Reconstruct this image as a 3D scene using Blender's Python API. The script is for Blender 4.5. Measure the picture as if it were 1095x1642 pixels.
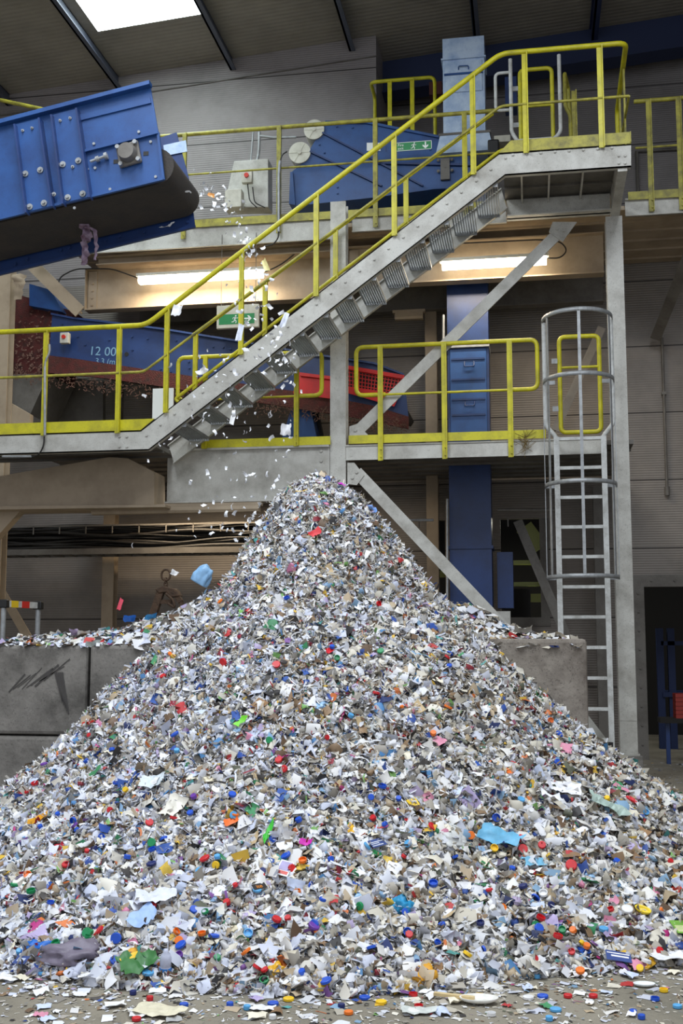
import bpy, math, random
import numpy as np
from mathutils import Vector, Matrix, noise
random.seed(7); rng = np.random.default_rng(7)
for o in list(bpy.data.objects): bpy.data.objects.remove(o)
SC = bpy.context.scene; COL = SC.collection

# ---------------------------------------------------------------- camera, world, lights
TH, PI_, FPX = math.radians(9.56), math.radians(6.6), 1800.0
cam = bpy.data.cameras.new('camera'); co = bpy.data.objects.new('camera', cam); COL.objects.link(co)
co.location = (0, 0, 1.55); co.rotation_euler = (math.radians(90) + PI_, 0, TH)
cam.sensor_fit = 'VERTICAL'; cam.sensor_height = 36; cam.lens = FPX / 1642 * 36
cam.clip_end = 100; SC.camera = co
w = bpy.data.worlds.new('sky'); SC.world = w; w.use_nodes = True
w.node_tree.nodes['Background'].inputs[0].default_value = (0.86, 0.91, 1.0, 1)
w.node_tree.nodes['Background'].inputs[1].default_value = 0.62
SC.view_settings.view_transform = 'Standard'; SC.view_settings.look = 'None'
SC.view_settings.gamma = 1; SC.view_settings.use_curve_mapping = False
SC.view_settings.exposure = 0.45

def area(name, loc, rot, sx, sy, power, col):
    l = bpy.data.lights.new(name, 'AREA'); l.shape = 'RECTANGLE'; l.size = sx; l.size_y = sy
    l.energy = power; l.color = col
    o = bpy.data.objects.new(name, l); COL.objects.link(o); o.location = loc; o.rotation_euler = rot
    return o
# unseen area lamps added overhead to brighten the heap
area('heap_fill_light', (-3.4, 5.2, 9.7), (0, 0, 0), 1.5, 6.0, 420, (0.88, 0.94, 1.0))
area('heap_fill_light', (1.6, 4.4, 9.9), (0, 0, 0), 1.5, 6.0, 380, (0.88, 0.94, 1.0))

# ---------------------------------------------------------------- pixel <-> world
_F = Vector((-math.sin(TH)*math.cos(PI_), math.cos(TH)*math.cos(PI_), math.sin(PI_)))
_R = Vector((math.cos(TH), math.sin(TH), 0))
_U = Vector((math.sin(TH)*math.sin(PI_), -math.cos(TH)*math.sin(PI_), math.cos(PI_)))
CAM = Vector((0, 0, 1.55))
def ray(x, y): return _F + _R*((x-547.5)/FPX) + _U*((821-y)/FPX)
def at(x, y, Y):
    d = ray(x, y); return CAM + d*(Y/d.y)
def xz(x, y, Y):
    p = at(x, y, Y); return (p.x, p.z)
def XZ(pts, Y): return [xz(a, b, Y) for a, b in pts]

# ---------------------------------------------------------------- materials
def lin(c): 
    return tuple(((v/255)/12.92 if v/255 <= .04045 else ((v/255+.055)/1.055)**2.4) for v in c) + (1,)
MATS = {}
def mat(name, c, rough=.6, metal=0, dirt=None, amt=.5, scale=4, bump=0, bscale=60, emit=0, spec=None, stretch=None, fine=0):
    m = bpy.data.materials.new(name); m.use_nodes = True; nt = m.node_tree; b = nt.nodes['Principled BSDF']
    b.inputs['Base Color'].default_value = lin(c); b.inputs['Roughness'].default_value = rough
    b.inputs['Metallic'].default_value = metal
    if spec is not None: b.inputs['Specular IOR Level'].default_value = spec
    tc = nt.nodes.new('ShaderNodeTexCoord'); mp = nt.nodes.new('ShaderNodeMapping')
    geo = nt.nodes.new('ShaderNodeNewGeometry')
    nt.links.new(geo.outputs['Position'], mp.inputs['Vector'])
    if stretch: mp.inputs['Scale'].default_value = stretch
    if dirt:
        n = nt.nodes.new('ShaderNodeTexNoise'); n.inputs['Scale'].default_value = scale; n.inputs['Detail'].default_value = 8
        n.inputs['Roughness'].default_value = .65
        r = nt.nodes.new('ShaderNodeValToRGB'); r.color_ramp.elements[0].position = .42; r.color_ramp.elements[1].position = .72
        r.color_ramp.elements[0].color = (0, 0, 0, 1); r.color_ramp.elements[1].color = (amt, amt, amt, 1)
        mx = nt.nodes.new('ShaderNodeMix'); mx.data_type = 'RGBA'
        nt.links.new(mp.outputs[0], n.inputs['Vector']); nt.links.new(n.outputs[0], r.inputs[0])
        nt.links.new(r.outputs[0], mx.inputs[0]); mx.inputs[6].default_value = lin(c); mx.inputs[7].default_value = lin(dirt)
        out = mx.outputs[2]
        if fine:
            n2 = nt.nodes.new('ShaderNodeTexNoise'); n2.inputs['Scale'].default_value = 85; n2.inputs['Detail'].default_value = 6
            r2 = nt.nodes.new('ShaderNodeValToRGB'); r2.color_ramp.elements[0].position = .58; r2.color_ramp.elements[1].position = .68
            r2.color_ramp.elements[0].color = (0, 0, 0, 1); r2.color_ramp.elements[1].color = (fine*.6, fine*.6, fine*.6, 1)
            mx2 = nt.nodes.new('ShaderNodeMix'); mx2.data_type = 'RGBA'
            nt.links.new(mp.outputs[0], n2.inputs['Vector']); nt.links.new(n2.outputs[0], r2.inputs[0]); nt.links.new(r2.outputs[0], mx2.inputs[0])
            nt.links.new(out, mx2.inputs[6]); mx2.inputs[7].default_value = lin(tuple(v*.45 for v in dirt)); out = mx2.outputs[2]
        nt.links.new(out, b.inputs['Base Color'])
    if bump:
        n = nt.nodes.new('ShaderNodeTexNoise'); n.inputs['Scale'].default_value = bscale; n.inputs['Detail'].default_value = 6
        bp = nt.nodes.new('ShaderNodeBump'); bp.inputs['Strength'].default_value = bump; bp.inputs['Distance'].default_value = .02
        nt.links.new(mp.outputs[0], n.inputs['Vector']); nt.links.new(n.outputs[0], bp.inputs['Height']); nt.links.new(bp.outputs[0], b.inputs['Normal'])
    if emit:
        b.inputs['Emission Color'].default_value = lin(c); b.inputs['Emission Strength'].default_value = emit
    MATS[name] = m; return m
def clad(name, c, seam0, pitch, seamc, axis='Z', ribs=55, vert=None):
    """ribbed sheet cladding with panel joints every `pitch` metres"""
    m = mat(name, c, .55, 0, dirt=tuple(v*.72 for v in c), amt=.6, scale=1.3); nt = m.node_tree; b = nt.nodes['Principled BSDF']
    geo = nt.nodes.new('ShaderNodeNewGeometry'); sp = nt.nodes.new('ShaderNodeSeparateXYZ'); nt.links.new(geo.outputs['Position'], sp.inputs[0])
    def mth(op, a, v=None, v2=None):
        n = nt.nodes.new('ShaderNodeMath'); n.operation = op
        for i, q in enumerate((a, v, v2)):
            if q is None: continue
            if isinstance(q, (int, float)): n.inputs[i].default_value = q
            else: nt.links.new(q, n.inputs[i])
        return n.outputs[0]
    def seam(out, s0, p, wd):
        f = mth('FRACT', mth('DIVIDE', mth('SUBTRACT', out, s0), p)); return mth('LESS_THAN', f, wd/p)
    s = seam(sp.outputs[axis], seam0, pitch, .018)
    if vert: s = mth('MAXIMUM', s, seam(sp.outputs['X'], vert[0], vert[1], .015))
    old = b.inputs['Base Color'].links[0].from_socket
    mx = nt.nodes.new('ShaderNodeMix'); mx.data_type = 'RGBA'; nt.links.new(s, mx.inputs[0]); nt.links.new(old, mx.inputs[6]); mx.inputs[7].default_value = lin(seamc)
    nt.links.new(mx.outputs[2], b.inputs['Base Color'])
    h = mth('SINE', mth('MULTIPLY', sp.outputs[axis], 2*math.pi*ribs/2))
    bp = nt.nodes.new('ShaderNodeBump'); bp.inputs['Strength'].default_value = .3; bp.inputs['Distance'].default_value = .006
    nt.links.new(h, bp.inputs['Height']); nt.links.new(bp.outputs[0], b.inputs['Normal'])
    return m
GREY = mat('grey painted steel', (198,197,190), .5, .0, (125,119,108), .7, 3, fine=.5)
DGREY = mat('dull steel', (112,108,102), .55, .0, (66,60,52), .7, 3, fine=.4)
TAN = mat('beige painted steel', (170,153,130), .6, 0, (126,110,90), .6, 2.5)
YEL = mat('yellow safety paint', (206,198,30), .42, 0, (120,112,45), .6, 5, fine=.35)
YELD = mat('grimy yellow paint', (176,168,62), .5, 0, (84,78,48), .9, 7, fine=.6)
BLUE = mat('blue machine paint', (38,80,140), .42, 0, (26,50,98), .7, 3, fine=.25)
DBLUE = mat('dark blue machine paint', (32,58,110), .4, 0, (22,36,70), .7, 3, fine=.3)
LBLUE = mat('pale blue lit tower paint', (192,210,232), .45, 0, (110,145,195), .8, 4, fine=.3)  # tower's blue paint made paler, the strong light on its head put into colour
NAVY = mat('navy steel rafter', (34,46,80), .6)
RUB = mat('black rubber belt', (52,48,46), .8, 0, (72,64,54), .6, 6, bump=.2)
BLACK = mat('black plastic', (24,24,25), .5)
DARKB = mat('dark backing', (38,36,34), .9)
CABLE = mat('black cable sheath', (30,27,24), .55)
ZINC = mat('galvanised steel', (165,168,170), .45, .35, (110,110,108), .6, 14)
WPAINT = mat('white painted steel', (205,207,205), .45, 0, (130,126,115), .6, 10, fine=.4)
MAROON = mat('dirty dark red steel', (88,34,30), .8, 0, (48,34,28), .9, 12, bump=.5)
RED = mat('red guard paint', (205,32,30), .5, 0, (130,24,24), .5, 8)
REDK = mat('red plastic knob', (200,40,20), .4)
CREAM = mat('cream plastic', (205,202,188), .5, 0, (150,145,130), .5, 10)
BROWN = mat('rusty brown steel', (88,66,48), .7, .1, (45,34,26), .8, 20, bump=.4)
GREEN = mat('safety sign green', (20,130,70), .45)
WHITE = mat('white sign vinyl', (235,238,235), .5)
CHALK = mat('chalk marks', (120,160,190), .9)
TUBE = mat('lit fluorescent diffuser', (255,238,205), .4, emit=9)
SKYL = mat('daylit rooflight sheet', (235,250,250), .4, emit=8)
CONC = mat('weathered concrete', (132,128,122), .9, 0, (74,71,67), .95, 2.6, bump=.45, bscale=16, fine=.6)
CONC2 = mat('stained concrete', (148,140,130), .9, 0, (66,54,46), 1.0, 2.4, bump=.5, bscale=14, fine=.8)
FLOORM = mat('dusty concrete floor', (140,133,118), .85, 0, (98,94,82), .9, 1.1, bump=.5, bscale=30, fine=.5)
ROOF = clad('dark ribbed roof sheeting', (150,144,132), 0, 40, (40,38,34), 'Y', 22)
WALLM = clad('brown grey wall cladding', (134,127,120), 2.80, .93, (52,46,42), 'Z', 60, vert=(-1.0, 40))
WALLU = clad('grey upper wall cladding', (142,136,135), 8.99, .99, (60,56,54), 'Z', 60, vert=(-40, 80))
WALLR = clad('dark grey far cladding', (136,131,129), 8.2, .93, (60,56,54), 'Z', 60)

# ---------------------------------------------------------------- mesh builder
class MB:
    def __init__(s): s.v = []; s.f = []; s.sm = []
    def add(s, vs, fs, smooth=False):
        n = len(s.v); s.v += [Vector(v) for v in vs]
        for f in fs: s.f.append([i+n for i in f]); s.sm.append(smooth)
        return s
    def box(s, a, b):
        x0,y0,z0 = a; x1,y1,z1 = b
        return s.add([(x0,y0,z0),(x1,y0,z0),(x1,y1,z0),(x0,y1,z0),(x0,y0,z1),(x1,y0,z1),(x1,y1,z1),(x0,y1,z1)],
            [(0,3,2,1),(4,5,6,7),(0,1,5,4),(1,2,6,5),(2,3,7,6),(3,0,4,7)])
    def prism(s, poly, Y0, Y1):
        """polygon in XZ pushed from Y0 to Y1"""
        n = len(poly); A = sum(poly[i][0]*poly[(i+1)%n][1]-poly[(i+1)%n][0]*poly[i][1] for i in range(n))
        if A < 0: poly = poly[::-1]
        if Y0 > Y1: Y0, Y1 = Y1, Y0
        vs = [(x,Y0,z) for x,z in poly] + [(x,Y1,z) for x,z in poly]
        fs = [tuple(range(n)), tuple(range(2*n-1, n-1, -1))] + [((i+1)%n, i, i+n, (i+1)%n+n) for i in range(n)]
        return s.add(vs, fs)
    def prismx(s, poly, X0, X1):
        """polygon in YZ pushed from X0 to X1"""
        n = len(poly); vs = [(X0,y,z) for y,z in poly] + [(X1,y,z) for y,z in poly]
        fs = [tuple(range(n)), tuple(range(2*n-1, n-1, -1))] + [((i+1)%n, i, i+n, (i+1)%n+n) for i in range(n)]
        return s.add(vs, fs)
    def bar(s, a, b, w, h, up=(0,1,0)):
        """rectangular bar from a to b, w across, h along up"""
        a = Vector(a); b = Vector(b); d = (b-a).normalized(); u = Vector(up); u = (u - d*u.dot(d)).normalized(); r = d.cross(u)
        q = [a - r*w/2 - u*h/2, a + r*w/2 - u*h/2, a + r*w/2 + u*h/2, a - r*w/2 + u*h/2]
        return s.add(q + [p + (b-a) for p in q], [(0,1,2,3),(7,6,5,4),(0,4,5,1),(1,5,6,2),(2,6,7,3),(3,7,4,0)])
    def tube(s, pts, r, seg=8, closed=False):
        pts = [Vector(p) for p in pts]; n = len(pts); rings = []; prev = None
        for i, p in enumerate(pts):
            a = pts[(i-1) % n] if (closed or i > 0) else p; b = pts[(i+1) % n] if (closed or i < n-1) else p
            t = (b-a).normalized()
            if prev is None: prev = Vector((0,1,0)) if abs(t.y) < .9 else Vector((0,0,1))
            u = prev - t*prev.dot(t)
            if u.length < 1e-6: u = t.orthogonal()
            u.normalize(); prev = u; vv = t.cross(u)
            rings.append([p + (u*math.cos(k*2*math.pi/seg) + vv*math.sin(k*2*math.pi/seg))*r for k in range(seg)])
        vs = [q for ring in rings for q in ring]; fs = []
        for i in range(n if closed else n-1):
            j = (i+1) % n
            for k in range(seg): l = (k+1) % seg; fs.append((i*seg+k, i*seg+l, j*seg+l, j*seg+k))
        s.add(vs, fs, True)
        if not closed: s.add(rings[0], [tuple(range(seg))[::-1]]); s.add(rings[-1], [tuple(range(seg))])
        return s
    def cyl(s, a, b, r, seg=16, r2=None):
        a = Vector(a); b = Vector(b); t = (b-a).normalized(); u = t.orthogonal().normalized(); v = t.cross(u); r2 = r if r2 is None else r2
        A = [a + (u*math.cos(k*2*math.pi/seg)+v*math.sin(k*2*math.pi/seg))*r for k in range(seg)]
        B = [b + (u*math.cos(k*2*math.pi/seg)+v*math.sin(k*2*math.pi/seg))*r2 for k in range(seg)]
        s.add(A+B, [(k, (k+1)%seg, (k+1)%seg+seg, k+seg) for k in range(seg)], True)
        s.add(A, [tuple(range(seg))[::-1]]); s.add(B, [tuple(range(seg))]); return s
    def channel(s, top, bot, Y, dY, t=.014):
        """C section following paths top and bot in XZ: web at Y, flanges reaching dY"""
        sg = 1 if dY > 0 else -1
        for i in range(len(top)-1):
            s.prism([top[i], top[i+1], bot[i+1], bot[i]], Y, Y + sg*t)
            s.prism([top[i], top[i+1], (top[i+1][0], top[i+1][1]-t), (top[i][0], top[i][1]-t)], Y, Y + dY)
            s.prism([bot[i], bot[i+1], (bot[i+1][0], bot[i+1][1]+t), (bot[i][0], bot[i][1]+t)], Y, Y + dY)
        return s
    def bolts(s, pts, Y, r=.016, h=.014):
        for x, z in pts: s.cyl((x, Y, z), (x, Y-h*.4, z), r*1.35, 10); s.cyl((x, Y-h*.4, z), (x, Y-h-.004, z), r, 6)
        return s
    def ibeam_x(s, X0, X1, Y, z0, z1, w=.16, t=.016):
        s.box((X0, Y-w/2, z0), (X1, Y+w/2, z0+t)); s.box((X0, Y-w/2, z1-t), (X1, Y+w/2, z1)); return s.box((X0, Y-t/2, z0+t), (X1, Y+t/2, z1-t))
    def hcol(s, X, Y, z0, z1, w=.19, d=.19, t=.016):
        s.box((X-w/2, Y-d/2, z0), (X+w/2, Y-d/2+t, z1)); s.box((X-w/2, Y+d/2-t, z0), (X+w/2, Y+d/2, z1)); return s.box((X-t/2, Y-d/2+t, z0), (X+t/2, Y+d/2-t, z1))
    def mesh(s, name, off=Vector((0,0,0))):
        me = bpy.data.meshes.new(name); me.from_pydata([tuple(v-off) for v in s.v], [], s.f); me.polygons.foreach_set('use_smooth', s.sm)
        me.update(); return me
    def build(s, name, m, parent=None, bev=0):
        off = wloc(parent) if parent else Vector(((min(v.x for v in s.v)+max(v.x for v in s.v))/2, (min(v.y for v in s.v)+max(v.y for v in s.v))/2, min(v.z for v in s.v)))
        me = s.mesh(name, off); me.materials.append(m); o = bpy.data.objects.new(name, me); COL.objects.link(o)
        if parent: o.parent = parent
        else: o.location = off
        if bev: b = o.modifiers.new('edge', 'BEVEL'); b.width = bev; b.segments = 2; b.limit_method = 'ANGLE'
        return o
def wloc(o):
    l = Vector(o.location)
    while o.parent: o = o.parent; l += Vector(o.location)
    return l
def tag(o, label, cat, group=None, kind=None):
    o['label'] = label; o['category'] = cat
    if group: o['group'] = group
    if kind: o['kind'] = kind
    return o
def thing(name, label, cat, loc, group=None):
    o = bpy.data.objects.new(name, None); COL.objects.link(o); o.location = loc; o.empty_display_size = .1
    return tag(o, label, cat, group)
def struct(o): o['kind'] = 'structure'; return o
def rnd(pts, r, n=4, closed=False):
    """round the corners of a polyline"""
    pts = [Vector(p) for p in pts]; out = []; N = len(pts)
    for i, p in enumerate(pts):
        if not closed and i in (0, N-1): out.append(p); continue
        a = pts[(i-1) % N]; b = pts[(i+1) % N]; da = (a-p); db = (b-p); rr = min(r, da.length*.48, db.length*.48)
        A = p + da.normalized()*rr; B = p + db.normalized()*rr
        for k in range(n+1): t = k/n; out.append(A*(1-t)**2 + p*2*t*(1-t) + B*t*t)
    return out
def copy_tree(o, parent=None):
    c = o.copy(); COL.objects.link(c); c.parent = parent
    for ch in [q for q in bpy.data.objects if q.parent == o]: copy_tree(ch, c)
    return c

F, FB, G, H = 11.85, 12.85, 13.0, 13.5      # stair front plane, stair rear plane, lower edge, upper edge
Z1, Z2, WY = 3.90, 6.86, 15.6

# ================================================================= SETTING
fl = MB().box((-12, -3, -.3), (8, 20, 0)).build('floor', FLOORM); struct(fl)
def roofz(x): return 10.49 + .075*(x+2.13)
# rooflight position on the roof plane
def on_roof(px, py):
    d = ray(px, py); # z = 10.49+.075*(x+2.13)
    t = (10.49 + .075*2.13 - 1.55) / (d.z - .075*d.x); return CAM + d*t
s_a, s_b, s_c = on_roof(157, 50), on_roof(328, 22), on_roof(120, 0)
SX0, SX1, SY = s_a.x, s_b.x, (s_a.y + s_b.y)/2
def slab(X0, X1, Y0, Y1, t=.08):
    m = MB(); z0, z1 = roofz(X0), roofz(X1)
    return m.add([(X0,Y0,z0),(X1,Y0,z1),(X1,Y1,z1),(X0,Y1,z0),(X0,Y0,z0+t),(X1,Y0,z1+t),(X1,Y1,z1+t),(X0,Y1,z0+t)],
        [(0,3,2,1),(4,5,6,7),(0,1,5,4),(1,2,6,5),(2,3,7,6),(3,0,4,7)])
rm = MB()
for q in ((-12, SX0, 1.5, 20), (SX0, SX1, SY, 20), (SX0, SX1, 1.5, SY-4.0), (SX1, 8, 1.5, 20)):
    p = slab(*q); rm.add(p.v, p.f)
struct(rm.build('ceiling', ROOF))
struct(slab(SX0, SX1, SY-4.0, SY, .03).build('window_1', SKYL))
for i, (a, b) in enumerate([((-25, 20), (10, 145)), ((115, 0), (200, 136)), ((325, 0), (380, 107)), ((540, 0), (568, 78)), ((750, 0), (765, 60)), ((955, 0), (950, 55))]):
    pa, pb = on_roof(*a), on_roof(*b); x = pb.x; ye = 15.58 if i < 4 else 16.4
    m = MB(); z = roofz(x)
    m.box((x-.03, 1.6, z-.20), (x+.0, ye, z-.005)); m.box((x-.03, 1.6, z-.20), (x+.06, ye, z-.185)); m.box((x-.06, 1.6, z-.02), (x+.0, ye, z-.004))
    struct(m.build('trim_%d' % (i+1), NAVY if i > 4 else mat('dark grey purlin %d' % i, (78,84,98), .5)))
XC = at(603, 100, WY).x
# back wall at Y 15.6 with its openings (doorway right, machine opening, slot)
dL, dT = at(1037, 1100, WY).x, at(1037, 941, WY).z
wA, wB = at(803, 900, WY).x, at(866, 900, WY).x; wz0, wz1 = at(830, 990, WY).z, at(830, 832, WY).z
vA, vB = at(695, 900, WY).x, at(714, 900, WY).x
wm = MB()
def wbox(x0, x1, z0, z1): wm.box((x0, WY, z0), (x1, WY+.1, z1))
wbox(-12, XC, 0, 10.9) if False else None
wbox(-12, vA, 0, 6.9); wbox(vA, vB, 0, .9); wbox(vA, vB, wz1, 6.9); wbox(vB, wA, 0, 6.9)
wbox(wA, wB, 0, wz0); wbox(wA, wB, wz1, 6.9); wbox(wB, dL, 0, 6.9); wbox(dL, 5.5, dT, 6.9)
struct(wm.build('wall_back', WALLM))
um = MB(); zl, zr = roofz(-12), roofz(XC)
um.prism([(-12, 6.9), (XC, 6.9), (XC, zr), (-12, zl)], WY, WY+.1); um.box((XC-.1, WY+.1, 6.9), (XC, 17, 10.6))
struct(um.build('wall_upper_left', WALLU))
struct(MB().prism([(XC-.1, 6.5), (8, 6.5), (8, roofz(8)), (XC-.1, roofz(XC))], 17, 17.1).build('wall_upper_right', WALLR))
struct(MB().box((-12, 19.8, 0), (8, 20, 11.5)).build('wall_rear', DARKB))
struct(MB().box((-9.6, 6, 0), (-9.5, 15.6, 10.2)).build('wall_left', WALLU))
struct(MB().box((5.5, 6, 0), (5.6, 17, 11.2)).build('wall_right', WALLR))
bz = at(1095, 66, 16.4).z
m = MB(); m.prism([(XC-.1, roofz(XC)-.55), (8, roofz(8)-.55), (8, roofz(8)-.02), (XC-.1, roofz(XC)-.02)], 16.35, 16.45)
m.prism([(XC-.1, roofz(XC)-.57), (8, roofz(8)-.57), (8, roofz(8)-.55), (XC-.1, roofz(XC)-.55)], 16.25, 16.6)
struct(m.build('trim_7', NAVY))
# eaves flashing along the wall head
m = MB(); m.prism([(-12, roofz(-12)-.34), (XC, roofz(XC)-.34), (XC, roofz(XC)-.325), (-12, roofz(-12)-.325)], 15.58, 15.6)
struct(m.build('trim_8', DGREY))
# door frame plates with bolts
m = MB(); m.box((dL-.16, WY-.02, 0), (dL, WY, dT+.16)); m.box((dL, WY-.02, dT), (dL+1.6, WY, dT+.16))
m.bolts([(dL-.08, .2+.25*k) for k in range(9)] + [(dL+.1+.3*k, dT+.08) for k in range(5)], WY-.02, .013)
struct(m.build('door_1', DGREY))
m = MB(); m.box((wA-.1, WY-.02, wz0-.12), (wB+.12, WY, wz0)); m.box((wB, WY-.02, wz0), (wB+.12, WY, wz1)); m.bolts([(wB+.06, wz0+.2+.3*k) for k in range(4)], WY-.02, .012)
struct(m.build('trim_9', DGREY))
m = MB(); x = at(1022, 300, 17).x; m.tube([(x+.75, 16.95, 9.0), (x, 16.95, 9.0), (x, 16.95, 7.0)], .03, 6)
tag(m.build('conduit', DGREY), 'dark conduit bent into a corner on the wall behind the upper right railing', 'pipe')

# ================================================================= CONCRETE BLOCKS
BY = 8.9; BT = 1.56
bx = [at(140, 1100, BY).x, at(945, 1100, BY).x]
def block(x0, x1, z0, z1, m, label):
    b = MB(); nx, nz = 14, 8; n0 = len(b.v)
    b.box((x0+.012, BY, z0+.006), (x1-.012, BY+.8, z1-.006))
    o = b.build('concrete_block', m, bev=.03); tag(o, label, 'concrete block', 'blocks of the push wall'); return o
hb = BT/2
block(bx[0]-1.6, bx[0], hb, BT-.03, CONC, 'grey concrete block with dark smears, top left end of the push wall')
block(bx[0], bx[0]+1.6, hb, BT-.03, CONC, 'grey concrete block in the upper course, half buried by the left slope of the heap')
block(bx[0]-1.68, bx[0]-.08, 0, hb, CONC, 'pitted concrete block in the bottom course under the smeared block')
block(bx[0]-.08, bx[0]+1.52, 0, hb, CONC, 'concrete block in the bottom course, behind the left side of the heap')
block(bx[1]-1.0, bx[1], 0, BT+.02, CONC2, 'brown stained concrete block at the right end of the push wall, beside the ladder')

# black smears of rubber on the left block are wear with their own shape
m = MB()
for k in range(9):
    a = at(14+k*7, 1112-k*2+random.uniform(-6, 6), BY-.004); b = at(40+k*9, 1085-k*3+random.uniform(-6, 6), BY-.004); m.bar(a, b, .004+.012*random.random(), .002)
for k in range(5):
    m.bar(at(88+k*3, 1078, BY-.004), at(100+k*2.5, 1125+k*5, BY-.004), .012, .003)
smear = m.build('rubber_smear', mat('rubber smear', (74,71,69), .9)); tag(smear, 'black rubber scuff marks on the face of the top left concrete block', 'scuff marks')

# ================================================================= STEEL FRAME
zc = 0
def column(px, py, Y, label, m, z1=6.6, w=.19, plinth=False):
    x = at(px, py, Y).x; t = thing('steel_column', label, 'column', (x, Y, 0), 'steel columns of the platform frame')
    MB().hcol(x, Y, .3 if plinth else 0, z1, w, w).build('column_shaft', m, t)
    if plinth:
        b = MB(); b.box((x-w/2-.02, Y-w/2-.02, .3), (x+w/2+.02, Y+w/2+.02, .32)); b.box((x-w/2, Y-w/2-.004, .68), (x+w/2, Y-w/2, .70)); b.build('base_plate', m, t)
        MB().box((x-w/2-.05, Y-w/2-.05, 0), (x+w/2+.05, Y+w/2+.05, .3)).build('concrete_foot', CONC, t, .01)
    else: MB().box((x-w/2-.03, Y-w/2-.03, 0), (x+w/2+.03, Y+w/2+.03, .02)).build('base_plate', m, t)
    return x
XR = column(996, 800, G+.1, 'tall grey steel column on a concrete foot right of the caged ladder', GREY, 6.5, .19, True)
XM = column(544, 600, G+.1, 'grey steel column rising behind the peak of the waste heap', GREY, 6.9, .19)
XL = column(8, 560, 13.6, 'beige steel column at the left edge under the blue conveyor', TAN, 6.6, .17)
column(176, 940, 15.2, 'beige steel column against the rear wall behind the cables', TAN, 3.5, .17)
column(692, 620, 15.2, 'beige steel column standing behind the red perforated guard', TAN, 6.4, .16)
column(966, 1000, 15.2, 'pale steel column against the rear wall seen through the ladder rungs', DGREY, 3.6, .17)

def beam(name, label, X0, X1, Y, z0, z1, m, dY=.08, bolts=None):
    b = MB().channel([(X0, z1), (X1, z1)], [(X0, z0), (X1, z0)], Y, dY)
    if bolts: b.bolts(bolts, Y, .017)
    return tag(b.build(name, m), label, 'steel beam', 'edge beams of the platforms')
XR2 = 3.2
# lower platform
g0 = at(268, 770, G).x
zb = at(400, 806, G+.02).z
b = MB().box((g0, G, zb), (XM-.1, G+.03, Z1-.02)); b.box((g0, G-.09, zb), (XM-.1, G+.1, zb+.02)); b.box((g0, G-.05, Z1-.045), (XM-.1, G, Z1-.02))
b.bolts([(XM-.2, zb+.12+k*.12) for k in range(5)], G, .016)
for k in range(6): b.box((XM-.27, G-.004, zb+.1+k*.09), (XM-.255, G, zb+.14+k*.09))
tag(b.build('plate_girder', GREY), 'deep pale grey plate girder spanning behind the top of the heap', 'steel beam')
zE = at(700, 735, G).z
b = beam('edge_beam', 'pale grey edge beam under the yellow kickboard right of the middle column', XM+.1, at(972, 700, G).x, G, zE, Z1-.03, GREY, -.03,
     [(XM+.16, zE+.06), (XM+.16, zE+.14), (at(687, 720, G).x, zE+.11)])
x0, x1 = at(-80, 700, F).x, 0
# haunched beige girder, bottom left
b = MB().prism(XZ([(-60,812),(-60,775),(8,762),(175,733),(205,735),(247,757),(247,809)], 12.6), 12.6, 13.0)
tag(b.build('haunched_girder', TAN), 'beige girder with a sloping top edge under the left walkway', 'steel beam')
b = MB().prism(XZ([(-60,818),(-60,812),(265,809),(265,813)], 12.5), 12.5, 13.0)
tag(b.build('flange_plate', TAN), 'thin beige flange running below the haunched girder', 'steel beam')
b = MB().prism(XZ([(-40,900),(-40,815),(36,815),(0,855)], 12.7), 12.7, 12.85)
tag(b.build('knee_brace', TAN), 'beige knee brace at the left edge below the haunched girder', 'brace')
# decks: ribbed plates seen from below
def deck(label, X0, X1, Y0, Y1, z, m):
    b = MB().box((X0, Y0, z-.05), (X1, Y1, z)); n = int((Y1-Y0)/.36)
    for k in range(1, n+1): b.box((X0, Y0+k*.36-.02, z-.075), (X1, Y0+k*.36+.02, z-.05))
    return tag(b.build('platform_deck', m), label, 'platform floor')
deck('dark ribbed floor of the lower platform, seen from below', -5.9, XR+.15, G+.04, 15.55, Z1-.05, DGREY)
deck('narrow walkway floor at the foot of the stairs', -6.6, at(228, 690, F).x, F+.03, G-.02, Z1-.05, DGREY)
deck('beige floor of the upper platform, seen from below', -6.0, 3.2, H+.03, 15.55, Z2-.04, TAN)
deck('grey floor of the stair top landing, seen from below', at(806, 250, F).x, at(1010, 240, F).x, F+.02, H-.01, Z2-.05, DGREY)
# upper platform edge beams
hb0, hb1 = at(350, 396, H).z, at(350, 357, H).z
beam('edge_beam', 'grey edge beam of the upper platform between the blue conveyor and the middle column', at(60, 380, H).x, XM-.1, H, hb0, hb1, GREY, -.05, [(XM-.16, hb0+.08), (XM-.16, hb0+.2)])
beam('edge_beam', 'short grey edge beam of the upper platform above the stairs', XM+.1, at(812, 340, H).x, H, at(600, 372, H).z, at(600, 344, H).z, GREY, -.05, [(XM+.2, at(600, 362, H).z)])
beam('edge_beam', 'grey edge beam of the upper platform at the right edge', at(1002, 330, H).x, XR2, H, at(1050, 346, H).z, at(1050, 318, H).z, GREY, -.05)
tag(MB().tube([at(-20,156,13.8), at(86,179,13.8)], .028, 8).build('hand_rail', YELD), 'grimy yellow handrail sloping down behind the top of the big blue conveyor', 'railing')
tag(MB().box(tuple(at(782,250,13.95)), tuple(at(800,222,13.95)+Vector((0,.25,0)))).build('drive_unit', BLACK, bev=.02), 'black drive unit low beside the pale tower behind the stair rail', 'motor')
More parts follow.
